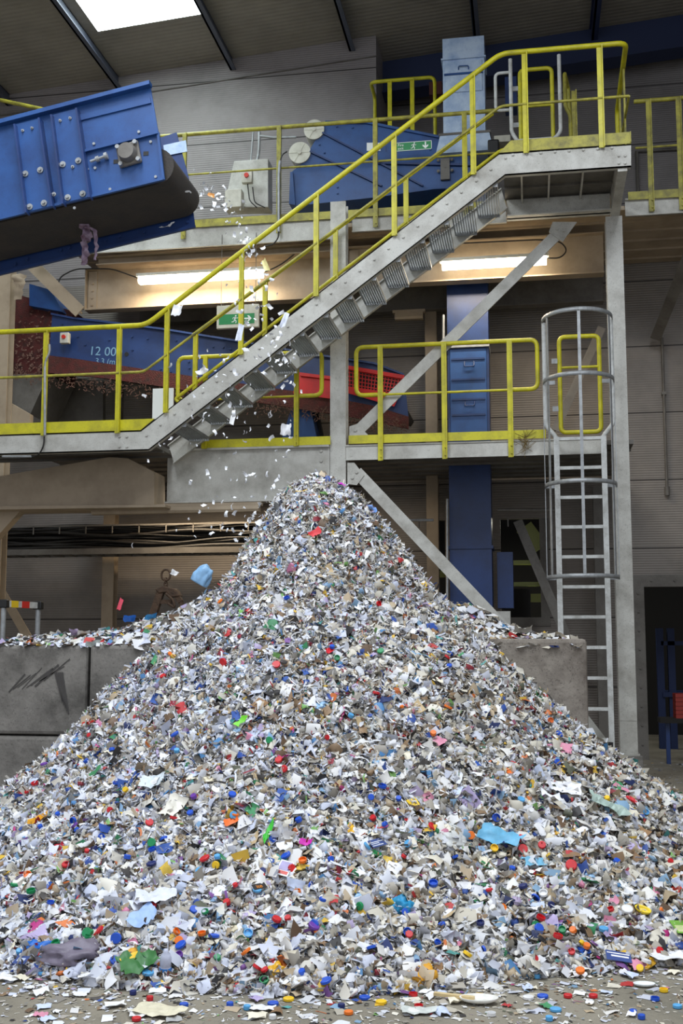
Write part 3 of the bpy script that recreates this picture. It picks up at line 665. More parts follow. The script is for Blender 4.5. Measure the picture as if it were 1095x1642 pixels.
lo = [(x, y) for x, y in bot_]; b = MB().prism(XZ([(x, y-4) for x, y in lo] + [(655,688),(560,668),(505,660),(380,640),(260,620),(164,606),(78,598)], MY-.03), MY-.035, MY-.005)
b.build('dirty_skirt', MAROON, cm)
cm_litter = mat('pale brown litter', (128,98,84), .8, 0, (80,36,34), 1, 22)
b = MB()
for k in range(900):
    u = random.random(); px = 20+u*630; py = ln((20,592),(650,676),px)+random.triangular(-10, 22, 4)+ (4 if px > 560 else 0); p = at(px, py, MY-.04-random.random()*.03)
    a = random.random()*3.14; l_ = random.uniform(.015, .05); ww = random.uniform(.004, .012)
    b.bar(p, p+Vector((math.cos(a)*l_, 0, -abs(math.sin(a))*l_)), ww, .002)
o = b.build('clinging_litter', mat('brownish litter', (112,82,66), .8, 0, (64,28,26), 1, 30), cm); o['kind'] = 'stuff'
MB().prism(XZ([(472,640),(494,636),(508,702),(452,702)], 14.0), 14.0, 14.5).build('leg', BLUE, cm)
MB().prism(XZ([(498,650),(508,650),(518,702),(506,702)], 14.3), 14.3, 14.4).build('leg', BLACK, cm)
b = MB()
for k in range(260):
    p = at(random.uniform(24, 118), random.triangular(485, 606, 596), 14.06); a = random.random()*3.14; l_ = random.uniform(.015, .05)
    b.bar(p, p+Vector((math.cos(a)*l_, -.01, -abs(math.sin(a))*l_)), random.uniform(.005, .02), .003)
tag(b.build('hopper_litter', cm_litter), 'brown and white litter crusted on the dark red hopper at the left', 'litter', None, 'stuff')
# chalk writing
def text(s, size, m, name, parent, loc, rot=(math.pi/2, 0, 0), sx=1, ext=.001):
    c = bpy.data.curves.new(name, 'FONT'); c.body = s; c.size = size; c.extrude = ext; c.align_x = 'LEFT'
    o = bpy.data.objects.new(name, c); COL.objects.link(o); dg = bpy.context.evaluated_depsgraph_get()
    me = bpy.data.meshes.new_from_object(o.evaluated_get(dg)); bpy.data.objects.remove(o)
    me.materials.clear(); me.materials.append(m); q = bpy.data.objects.new(name, me); COL.objects.link(q)
    q.rotation_euler = rot; q.scale = (sx, 1, 1)
    if parent: q.parent = parent; q.location = Vector(loc) - wloc(parent)
    else: q.location = loc
    return q
p = at(142, 569, MY-.006); text('12 000', .17, CHALK, 'chalk_writing', cm, p, (math.pi/2, math.radians(5), 0))
p = at(152, 583, MY-.006); text('3.3 (m)', .11, CHALK, 'chalk_writing', cm, p, (math.pi/2, math.radians(5), 0))
# red perforated guard: lattice of bars
def guard(p4, nx, nz, label_parent):
    A, B, C_, D = [at(x, y, MY-.08) for x, y in p4]; b = MB()     # A top-left B top-right C bottom-right D bottom-left
    for i in range(nx+1):
        u = i/nx; b.bar(A.lerp(B, u), D.lerp(C_, u), .011 if 0 < i < nx else .04, .006)
    for j in range(nz+1):
        v = j/nz; b.bar(A.lerp(D, v), B.lerp(C_, v), .011 if 0 < j < nz else .045, .0065)
    return b
rg = thing('perforated_guard', 'bright red perforated guard plate right of the middle column', 'guard', at(600, 635, MY-.08))
guard([(555,590),(645,607),(638,634),(556,622)], 17, 5, rg).build('mesh_panel', RED, rg)
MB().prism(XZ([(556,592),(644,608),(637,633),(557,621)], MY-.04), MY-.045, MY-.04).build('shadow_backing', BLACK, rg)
MB().prism(XZ([(555,586),(648,602),(647,608),(555,592)], MY-.1), MY-.12, MY-.08).build('top_lip', RED, rg)
MB().prism(XZ([(556,622),(640,634),(632,652),(556,630)], MY-.09), MY-.10, MY-.08).build('bottom_flange', RED, rg)
MB().prism(XZ([(478,597),(534,604),(534,640),(470,631)], MY-.08), MY-.09, MY-.07).prism(XZ([(482,598),(534,604),(534,609),(482,603)], MY-.1), MY-.12, MY-.08).build('side_plate', RED, rg)
# hopper and left machinery
tag(MB().prism(XZ([(22,470),(120,500),(95,540),(80,600),(20,600)], 14.1), 14.1, 14.9).build('feed_hopper', MAROON), 'dirty dark red feed hopper at the left, behind the railing', 'hopper')
tag(MB().prism(XZ([(22,600),(78,600),(48,665),(14,645)], 13.95), 13.95, 14.8).build('hopper_base', DGREY), 'dark grey tapering base under the red hopper at the left', 'hopper')
tag(MB().prism(XZ([(47,455),(82,465),(100,500),(47,490)], 13.95), 13.95, 14.3).build('drive_motor_cover', BLUE), 'small blue cover above the dark red hopper', 'machine cover')
tag(MB().prism(XZ([(15,645),(48,664),(48,692),(15,690)], 13.7), 13.7, 13.8).build('base_plate', TAN), 'beige bracket plate at the foot of the left column', 'bracket')
tag(MB().prism(XZ([(60,622),(58,650),(90,690),(165,690),(165,612),(70,600)], 15.0), 15.0, 15.1).build('sheet_panel', DGREY), 'dull sheet metal panel behind the left railing', 'panel')
tag(MB().box(tuple(at(188,690,14.9)), tuple(at(195,610,14.9)+Vector((0,.1,0)))).build('upright_bar', DGREY), 'dark upright behind the left railing', 'panel')
tag(MB().box(tuple(at(244,672,13.4)), tuple(at(278,622,13.4)+Vector((0,.02,0)))).build('white_board', WHITE), 'plain white board leaning behind the foot of the stairs', 'board')
rag('hanging_cloth', [(30,440),(32,455),(28,480)], 13.4, .2, TAN, 'beige cloth draped at the top of the left column', 'cloth', .4, seed=5)
def switchbox(px, py, Y, label, s=.12):
    p = at(px, py, Y); t = thing('switch_box', label, 'switch', p, 'isolator switches')
    MB().box((p.x-s/2, p.y-.05, p.z-s*.6), (p.x+s/2, p.y+.03, p.z+s*.6)).build('enclosure', CREAM, t, .008)
    MB().cyl((p.x, p.y-.05, p.z+.01), (p.x, p.y-.075, p.z+.01), s*.22, 16).build('red_knob', REDK, t)
switchbox(105, 543, 13.75, 'small cream isolator switch with red knob on the dirty blue conveyor')
switchbox(397, 285, 13.7, 'small cream isolator switch with red knob on the upper level cabinet', .14)

# ================================================================= UPPER LEVEL MACHINES
UY = 14.3
hd = thing('conveyor_hood', 'blue wedge shaped conveyor hood with round grey end covers on the upper platform', 'machine', at(600, 320, UY), 'blue conveyors of the sorting line')
hp = [(522,197),(587,197),(697,219),(752,229),(756,300),(697,303),(605,316),(474,330),(464,328),(466,277),(483,263)]
b = MB().prism(XZ(hp, UY), UY, UY+.7)
b.prism(XZ([(522,195),(587,195),(697,217),(752,227),(752,230),(697,221),(587,199),(522,199)], UY), UY-.03, UY+.73)
b.prism(XZ([(466,277),(470,277),(474,330),(464,328)], UY), UY-.03, UY)
b.bolts(XZ([(540,203),(565,205),(512,232),(520,245),(530,262),(541,290),(541,300),(541,310),(575,280),(600,285),(640,262),(660,275),(690,240),(727,240),(735,262),(702,250)], UY), UY, .014)
b.build('hood_body', BLUE, hd)
for a, c in (((497,243),(612,298)), ((517,213),(678,298)), ((606,262),(756,265))): MB().bar(at(*a, UY-.02), at(*c, UY-.02), .022, .04).build('stiffener_rib', DBLUE, hd)
for px, py, r in ((504,209,.14),(481,246,.15)):
    x, z = xz(px, py, UY); e = MB().cyl((x, UY-.03, z), (x, UY+.3, z), r, 32).cyl((x, UY-.045, z), (x, UY-.03, z), r*.18, 12)
    for k in range(6): an = k*math.pi/3; e.bar((x+math.cos(an)*r*.2, UY-.032, z+math.sin(an)*r*.2), (x+math.cos(an)*r*.93, UY-.032, z+math.sin(an)*r*.93), .006, .006)
    e.build('round_end_cover', CREAM, hd)
x, z = xz(714, 270, UY); MB().box((x-.06, UY-.05, z-.17), (x+.06, UY, z+.12)).bolts([(x-.09, z+.1), (x-.09, z-.05), (x+.09, z+.1), (x+.09, z-.05), (x, z)], UY-.04, .016).build('bearing_bracket', DGREY, hd)
for k in (0, 1):
    pp = [(588+k*30, 229+k*3), (610+k*8, 229+k*3), (610+k*8, 242), (588+k*30, 242)]; MB().prism(XZ(pp, UY-.01), UY-.012, UY).build('paper_label', WHITE, hd)
MB().prism(XZ([(722,238),(731,230),(737,239),(728,246)], UY-.01), UY-.012, UY).build('paper_label', WHITE, hd)
tag(MB().prism(XZ([(358,333),(375,258),(430,254),(430,332)], 13.85), 13.85, 14.1).build('switch_cabinet', GREY, bev=.01), 'dusty grey sloping cabinet at the left of the blue hood', 'cabinet')
tag(MB().box(tuple(at(360,333,13.6)), tuple(at(387,302,13.6)+Vector((0,.15,0)))).build('document_box', CREAM, bev=.01), 'small pale box in front of the dusty grey cabinet', 'box')
tag(MB().tube(rnd([at(405,300,13.7), at(408,325,13.7), at(425,333,13.7)], .05), .008, 6).tube(rnd([at(397,295,13.7), at(400,322,13.7), at(412,333,13.7)], .05), .008, 6).build('switch_cable', CABLE), 'pair of black cables hanging from the upper isolator switch', 'cable')
tag(MB().tube(rnd([at(412,258,13.9), at(415,245,13.9), at(416,212,13.9)], .04), .02, 8).tube(rnd([at(416,218,13.9), at(440,221,13.9), at(475,220,13.9)], .04), .018, 8).tube([at(402,262,13.95), at(406,212,13.95)], .012, 6).build('sensor_bracket', ZINC), 'galvanised pipe bracket with hanging sensor above the grey cabinet', 'bracket')
# elevator tower through all levels
EY = 14.25
et = thing('bucket_elevator', 'tall blue enclosed elevator tower passing through both platforms', 'machine', at(757, 1010, EY))
ex0, ex1 = at(720, 800, EY).x, at(787, 800, EY).x
zt0 = at(740, 217, EY).z; ztop = at(740, 60, EY).z
MB().box((ex0, EY, 0), (ex1, EY+.45, Z1-.1)).box((ex0-.02, EY-.02, 2.72), (ex1+.02, EY+.47, 2.76)).build('lower_casing', DBLUE, et)
mc = MB().box((ex0, EY, Z1-.1), (ex1, EY+.45, at(750, 300, EY).z)); mc.build('middle_casing', DBLUE, et)
zz = at(755, 560, EY).z; dd = MB().box((ex0+.03, EY-.02, Z1+.25), (ex1-.03, EY, zz)); dp = dd.build('access_door', BLUE, et, .006)
for py in (575, 608, 640, 665): q = at(755, py, EY-.03).z; MB().box((ex0+.05, EY-.035, q-.012), (ex1-.05, EY-.02, q+.012)).build('door_bar', DBLUE, dp)
for py in (583, 646): q = at(755, py, EY-.03).z; MB().tube(rnd([(ex0+.22, EY-.02, q+.03), (ex0+.22, EY-.05, q-.04), (ex0+.34, EY-.05, q-.04), (ex0+.34, EY-.02, q+.03)], .02), .008, 6).build('handle', DBLUE, dp)
MB().box((ex0-.01, EY-.05, at(750,558,EY).z), (ex1+.01, EY+.45, at(750,550,EY).z)).build('flange', ZINC, et)
ux0, ux1 = at(710, 130, EY).x, at(777, 130, EY).x
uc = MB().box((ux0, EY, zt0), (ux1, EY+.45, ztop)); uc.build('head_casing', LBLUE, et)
q1 = at(740, 93, EY).z; q2 = at(740, 148, EY).z
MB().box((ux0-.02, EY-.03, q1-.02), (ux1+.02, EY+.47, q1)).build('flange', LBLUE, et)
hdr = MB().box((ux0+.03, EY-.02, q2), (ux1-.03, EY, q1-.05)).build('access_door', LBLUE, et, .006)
MB().box((ux0+.02, EY-.035, at(740,121,EY).z), (ux1-.02, EY-.02, at(740,118,EY).z)).build('door_bar', BLUE, hdr)
MB().tube(rnd([at(735,112,EY-.03), at(735,106,EY-.05), at(751,105,EY-.05), at(751,111,EY-.03)], .02), .008, 6).build('handle', BLUE, hdr)
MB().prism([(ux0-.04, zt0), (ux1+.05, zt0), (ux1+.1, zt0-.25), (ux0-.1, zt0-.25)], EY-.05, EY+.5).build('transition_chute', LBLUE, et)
MB().box((ux0-.06, EY-.06, zt0-.01), (ux1+.07, EY+.52, zt0+.02)).build('flange', DGREY, et)
tag(MB().tube([at(711,505,14.1), at(711,700,14.1)], .016, 8).build('air_pipe', ZINC), 'thin bright pipe running up beside the blue elevator door', 'pipe', 'pipes around the elevator')
tag(MB().tube([at(717,800,14.1), at(717,975,14.1)], .016, 8).build('air_pipe', ZINC), 'thin bright pipe beside the lower blue casing behind the heap', 'pipe', 'pipes around the elevator')
tag(MB().tube([at(798,818,14.3), at(890,818,14.3)], .022, 8).build('air_pipe', DGREY), 'horizontal grey pipe from the blue casing towards the ladder', 'pipe', 'pipes around the elevator')
tag(MB().tube([at(655,834,14.3), at(695,834,14.3)], .018, 8).build('air_pipe', ZINC), 'short horizontal pipe left of the lower blue casing', 'pipe', 'pipes around the elevator')
tag(MB().box(tuple(at(798,975,14.5)), tuple(at(822,885,14.5)+Vector((0,.4,0)))).build('side_casing', DBLUE), 'lower dark blue casing tucked right of the elevator tower', 'machine')
tag(MB().box(tuple(at(797,1010,14.4)), tuple(at(818,980,14.4)+Vector((0,.3,0)))).build('machine_foot', GREY), 'grey block foot at the base of the elevator tower', 'machine')
tag(MB().box(tuple(at(810,170,14.6)), tuple(at(828,122,14.6)+Vector((0,.3,0)))).build('gear_motor', DBLUE), 'small dark blue motor behind the white ladder head posts', 'motor')
tag(MB().box(tuple(at(792,228,14.0)), tuple(at(818,216,14.0)+Vector((0,.3,0)))).build('cream_cover', CREAM), 'small cream cover left of the upper ladder head', 'machine cover')
tag(MB().box(tuple(at(688,152,16.0)), tuple(at(708,130,16.0)+Vector((0,.3,0)))).build('discharge_chute', mat('dull red brown paint', (96,52,48), .7)), 'dull red brown chute behind the small high guard railing', 'chute')
# machine seen in the wall opening
PGRN = mat('pale green machine paint', (222,232,150), .5)
t = thing('green_machine', 'pale green machine seen through the opening behind the ladder brace', 'machine', at(835, 985, 16.4))
MB().bar(at(840,845,16.4), at(866,880,16.4), .25, .1).build('angled_hood', PGRN, t)
MB().box(tuple(at(805,905,16.4)), tuple(at(866,898,16.4)+Vector((0,.2,0)))).build('shelf', PGRN, t)
MB().box(tuple(at(845,965,16.5)), tuple(at(868,952,16.5)+Vector((0,.2,0)))).build('panel', PGRN, t)
MB().box(tuple(at(820,940,16.4)), tuple(at(866,933,16.4)+Vector((0,.1,0)))).build('rail', PGRN, t)
MB().cyl(at(828,990,16.2), at(828,945,16.2), .2, 14).build('dark_drum', DARKB, t)
tag(MB().box(tuple(at(695,925,16.2)), tuple(at(716,915,16.2)+Vector((0,.2,0)))).build('green_machine_rail', PGRN), 'pale green rail glimpsed left of the lower blue casing', 'machine')
area('machine_room_lamp', (at(835, 900, 18).x, 17.6, 3.4), (0, 0, 0), 1.2, .2, 18, (1, .97, .8))
# inside the doorway
BR = mat('blue rack paint', (18,40,86), .6)
t = thing('blue_rack', 'blue steel rack in the dark doorway at the right edge', 'rack', at(1080, 1200, 17.2))
for px in (1062, 1080, 1110): p = at(px, 1150, 17.2); MB().box((p.x-.05, 17.2, 0), (p.x+.05, 17.3, 1.75)).build('upright', BR, t)
p, q = at(1060, 1035, 17.2), at(1140, 1035, 17.2); MB().box((p.x, 17.2, 1.5), (q.x, 17.3, 1.56)).build('shelf', BR, t)
MB().box((p.x, 17.15, .75), (q.x, 17.9, .82)).build('shelf', BR, t)
rc = mat('red crate plastic', (150,44,34), .5)
p, q = at(1084, 1152, 15.0), at(1130, 1112, 15.0); b = MB()
for k in range(6): zz = p.z + (q.z-p.z)*k/6; b.box((p.x, 15.0, zz), (q.x, 15.3, zz+(q.z-p.z)/6-.008)); 
b.box((p.x+.005, 15.01, p.z), (q.x, 15.29, q.z-.01))
tag(b.build('slatted_crate', rc), 'red slatted crate on a trestle at the right edge by the doorway', 'crate')
t = thing('trestle', 'dark trestle carrying the red crate at the right edge', 'stand', (p.x+.2, 15.15, 0))
MB().box((p.x-.2, 14.98, p.z-.06), (q.x, 15.32, p.z)).build('top', DARKB, t)
for xx in (p.x-.12, q.x-.1): MB().box((xx, 15.1, 0), (xx+.05, 15.15, p.z-.06)).build('leg', DBLUE, t)
# conduit on right wall
a, c = at(1062, 540, 15.5), at(1068, 782, 15.5)
tag(MB().tube([(a.x, 15.55, a.z), (a.x, 15.55, c.z)], .018, 8).cyl((a.x, 15.55, c.z+.02), (a.x, 15.55, c.z-.1), .035, 12).box((a.x-.03, 15.53, 4.9), (a.x+.03, 15.6, 4.94)).build('wall_conduit', DGREY), 'vertical conduit ending in a socket on the right wall', 'pipe')
# fire exit signs
def man(b, ox, oz, s, Y):
    def bar(x0, z0, x1, z1, w_): b.bar((ox+x0*s, Y, oz+z0*s), (ox+x1*s, Y, oz+z1*s), w_*s, .003)
    b.cyl((ox+.12*s, Y+.0015, oz+.88*s), (ox+.12*s, Y-.0015, oz+.88*s), .09*s, 12)
    bar(.08,.75,-.02,.40,.15); bar(-.02,.42,.18,.22,.1); bar(.18,.24,.12,-.02,.085); bar(-.04,.42,-.12,.16,.1); bar(-.12,.18,-.38,.14,.085)
    bar(.08,.72,.27,.56,.07); bar(.27,.57,.38,.64,.06); bar(.04,.72,-.20,.66,.07); bar(-.2,.68,-.27,.48,.06)
def arrow(b, ox, oz, s, Y, a):
    def rot(x, z): return (ox + (x*math.cos(a)-z*math.sin(a))*s, oz + (x*math.sin(a)+z*math.cos(a))*s)
    b.prism([rot(*q) for q in ((-.5,-.1),(.1,-.1),(-.1,-.42),(.14,-.42),(.52,0),(.14,.42),(-.1,.42),(.1,.1),(-.5,.1))], Y-.003, Y)
SY_ = 13.36
a, c = at(634, 243, SY_), at(692, 225, SY_); hh = c.z-a.z; ww = c.x-a.x
t = thing('fire_exit_sign', 'green fire exit sign with running man and down arrow on the upper railing', 'sign', ((a.x+c.x)/2, SY_, a.z))
MB().box((a.x, SY_, a.z), (c.x, SY_+.008, c.z)).build('sign_plate', GREEN, t)
b = MB()
for q0, q1 in (((a.x, a.z), (c.x, a.z+.006)), ((a.x, c.z-.006), (c.x, c.z)), ((a.x, a.z), (a.x+.006, c.z)), ((c.x-.006, a.z), (c.x, c.z))): b.box((q0[0], SY_-.003, q0[1]), (q1[0], SY_, q1[1]))
b.build('border', WHITE, t)
text('Fire', hh*.42, WHITE, 'lettering', t, (a.x+.03, SY_-.003, a.z+hh*.55)); text('exit', hh*.42, WHITE, 'lettering', t, (a.x+.03, SY_-.003, a.z+hh*.16))
b = MB(); man(b, a.x+ww*.50, a.z+hh*.12, hh*.8, SY_-.003); b.build('running_figure', WHITE, t)
b = MB(); arrow(b, a.x+ww*.83, a.z+hh*.5, hh*.75, SY_-.001, -math.pi/2); b.build('arrow', WHITE, t)
SY2 = 13.45
a, c = at(347, 527, SY2), at(415, 487, SY2)
t = thing('exit_sign_box', 'cream illuminated box with green exit sign hanging behind the stairs', 'sign', ((a.x+c.x)/2, SY2, a.z))
MB().box((a.x, SY2, a.z), (c.x, SY2+.06, c.z)).build('sign_case', CREAM, t, .006)
a2, c2 = at(351, 521, SY2), at(408, 502, SY2); hh = c2.z-a2.z; ww = c2.x-a2.x
MB().box((a2.x, SY2-.003, a2.z), (c2.x, SY2, c2.z)).build('sign_plate', GREEN, t)
b = MB(); man(b, a2.x+ww*.45, a2.z+hh*.1, hh*.8, SY2-.005); b.build('running_figure', WHITE, t)
b = MB(); arrow(b, a2.x+ww*.82, a2.z+hh*.5, hh*.7, SY2-.004, 0); b.build('arrow', WHITE, t)
for xx in (a.x+.05, c.x-.05): MB().tube([(xx, SY2+.03, c.z), (xx, SY2+.03, 6.75)], .004, 5).build('hanger', DGREY, t)
# striped barrier frame behind left blocks
t = thing('barrier_frame', 'aluminium barrier frame with red and yellow tape behind the left block', 'barrier', at(30, 1040, 9.95))
p, q = at(6, 968, 9.95), at(61, 982, 10.5); q = Vector((q.x, 10.5, p.z))
for w_ in (p, q):
    MB().cyl((w_.x, w_.y, 0), (w_.x, w_.y, p.z-.02), .025, 12).build('leg', ZINC, t); MB().box((w_.x-.045, w_.y-.035, p.z-.04), (w_.x+.045, w_.y+.035, p.z+.04)).build('corner_joint', BLACK, t, .01)
MB().bar(p, q, .06, .03, (0,1,0)).build('top_bar', WPAINT, t)
for u0_, u1_, c_ in ((.18,.38,(225,190,30)), (.48,.70,(200,40,30))):
    MB().bar(p.lerp(q, u0_)+Vector((0,-.002,0)), p.lerp(q, u1_)+Vector((0,-.002,0)), .064, .034, (0,1,0)).build('tape_stripe', mat('tape %d' % c_[0], c_), t)
# lifting grab behind the block wall
t = thing('lifting_grab', 'rusty brown lifting grab with ring and chain behind the left wall', 'grab', at(265, 995, 10.6), None)
GY = 10.6
def P(x, y, dy=0): return at(x, y, GY) + Vector((0, dy, 0))
c = P(266, 922); MB().tube([(c.x+.045*math.cos(k*math.pi/8), GY, c.z+.055*math.sin(k*math.pi/8)) for k in range(16)], .011, 6, True).build('ring', BROWN, t)
for k in range(3):
    c = P(266, 931+k*6); MB().tube([(c.x+.016*math.cos(i*math.pi/5)*(1 if k % 2 else .4), GY+.016*math.cos(i*math.pi/5)*(.4 if k % 2 else 1), c.z+.03*math.sin(i*math.pi/5)) for i in range(10)], .006, 5, True).build('chain_link', BROWN, t)
MB().prism(XZ([(250,945),(262,940),(282,944),(290,956),(276,958),(268,950),(256,952)], GY), GY-.04, GY+.08).build('head', BROWN, t, .01)
MB().bar(P(258,948), P(241,1000), .07, .06).build('arm', BROWN, t); MB().bar(P(280,950), P(290,965), .05, .05).bar(P(290,962), P(293,985), .03, .04).build('arm', BROWN, t)
MB().bar(P(248,965), P(275,965), .04, .04).bar(P(246,985), P(280,984), .025, .03).build('cross_bar', BROWN, t)
MB().tube(rnd([P(268,952,-.04), P(280,962,-.05), P(283,975,-.05), P(272,968,-.05)], .03), .014, 6).build('chain', BROWN, t)

# ================================================================= THE WASTE HEAP
_perm = rng.random((64, 64))
def vnoise(x, y):
    xi = np.floor(x).astype(int); yi = np.floor(y).astype(int); fx = x-xi; fy = y-yi; fx = fx*fx*(3-2*fx); fy = fy*fy*(3-2*fy)
    g = lambda a, b: _perm[a % 64, b % 64]
    return (g(xi,yi)*(1-fx)+g(xi+1,yi)*fx)*(1-fy) + (g(xi,yi+1)*(1-fx)+g(xi+1,yi+1)*fx)*fy - .5
HX, HY = -1.60, 8.42
RS = [0, .12, .26, .38, .53, .66, .87, 1.12, 1.42, 1.84, 2.2, 2.6, 3.0, 3.25, 3.5]
ZS = [2.79, 2.75, 2.68, 2.56, 2.36, 2.13, 1.82, 1.60, 1.32, .93, .62, .36, .17, .08, -.03]
def heap(x, y):
    x = np.asarray(x, float); y = np.asarray(y, float)
    dx = x-HX; dy = y-HY; a = np.arctan2(dy, dx)
    r = np.hypot(dx, dy)*(1.02 - .062*np.cos(a) + .02*np.sin(5*a+.4))
    r = r + .16*vnoise(x*1.3+9, y*1.3+3)*np.clip(r, 0, 1)
    z = np.interp(r, RS, ZS)
    return z + (.10*vnoise(x*3.1, y*3.1) + .055*vnoise(x*7.7+5, y*7.7))*np.clip(z*2.5+.1, .1, 1)
ZT = BT-.03
def ridge(x, y):
    x = np.asarray(x, float); y = np.asarray(y, float)
    zr = np.interp(x, [-4.7, -4.45, -4.0, -3.5, -3.0, -2.7, -.5, -.1, .25, .42], [0, .03, .06, .12, .26, .42, .3, .08, .04, -.02])
    t = np.clip((y-8.92)/.30, 0, 1)*np.clip((9.75-y)/.15, 0, 1)
    return ZT + (zr + .04*vnoise(x*6, y*6))*t*(1.0) - .015*(1-t)
def normal(fn, x, y, e=.03):
    gx = (fn(x+e, y)-fn(x-e, y))/(2*e); gy = (fn(x, y+e)-fn(x, y-e))/(2*e)
    n = np.stack([-gx, -gy, np.ones_like(gx)], -1); return n/np.linalg.norm(n, axis=-1, keepdims=True)
HEAPB = mat('shade toned waste underlayer', (112,106,100), .9, 0, (70,62,56), .8, 14, bump=1, bscale=40)  # underlayer coloured dark to stand for shadow between the flakes
def field(name, fn, x0, x1, y0, y1, st, label, zmin=0):
    xs = np.arange(x0, x1, st); ys = np.arange(y0, y1, st); X, Y = np.meshgrid(xs, ys); Z = fn(X, Y); nx, ny = len(xs), len(ys)
    v = np.stack([X, Y, Z], -1).reshape(-1, 3); zf = Z.reshape(-1)
    f = [(j*nx+i, j*nx+i+1, (j+1)*nx+i+1, (j+1)*nx+i) for j in range(ny-1) for i in range(nx-1)
         if max(zf[j*nx+i], zf[j*nx+i+1], zf[(j+1)*nx+i], zf[(j+1)*nx+i+1]) > zmin]
    used = sorted({k for q in f for k in q}); mp = {k: i for i, k in enumerate(used)}
    v = v[used]; v[:, 2] = np.maximum(v[:, 2], zmin-.02); off = np.array([HX, HY, 0])
    me = bpy.data.meshes.new(name); me.from_pydata((v-off).tolist(), [], [[mp[k] for k in q] for q in f]); me.polygons.foreach_set('use_smooth', [True]*len(f))
    me.materials.append(HEAPB); o = bpy.data.objects.new(name, me); COL.objects.link(o); o.location = tuple(off)
    tag(o, label, 'waste heap', None, 'stuff'); return o
field('waste_heap', heap, -5.4, 2.2, 4.7, 10.6, .04, 'tall cone of shredded mixed paper and plastic waste against the concrete wall')
field('waste_ridge', ridge, -4.6, .42, 8.94, 9.68, .03, 'low ridge of scraps lying along the top of the concrete wall', ZT-.01)

PAL = [(240,240,242,25),(226,230,242,22),(206,212,232,13),(230,226,215,13),(204,199,188,10),(180,174,165,8),(150,145,137,6),(190,172,146,6),(150,124,96,4),(112,88,66,3),
       (82,78,76,4),(48,46,48,3),(106,110,94,2),(48,82,165,1.3),(80,135,190,1.2),(135,172,208,1.6),(34,50,104,1),(196,52,54,.9),(140,40,54,.8),(222,122,60,.7),(230,190,70,1.0),
       (50,132,88,.7),(132,186,104,.5),(80,160,160,.4),(130,86,158,.35),(214,136,168,.4),(186,50,128,.18),(182,168,206,1.3)]
palc = np.array([[lin(c[:3])[i] for i in range(3)] for c in PAL]); palw = np.array([c[3] for c in PAL], float); palw /= palw.sum()
FLM = bpy.data.materials.new('shredded paper and plastic'); FLM.use_nodes = True; nt = FLM.node_tree
an = nt.nodes.new('ShaderNodeVertexColor'); an.layer_name = 'Col'; nt.links.new(an.outputs[0], nt.nodes['Principled BSDF'].inputs['Base Color'])
nt.nodes['Principled BSDF'].inputs['Roughness'].default_value = .55
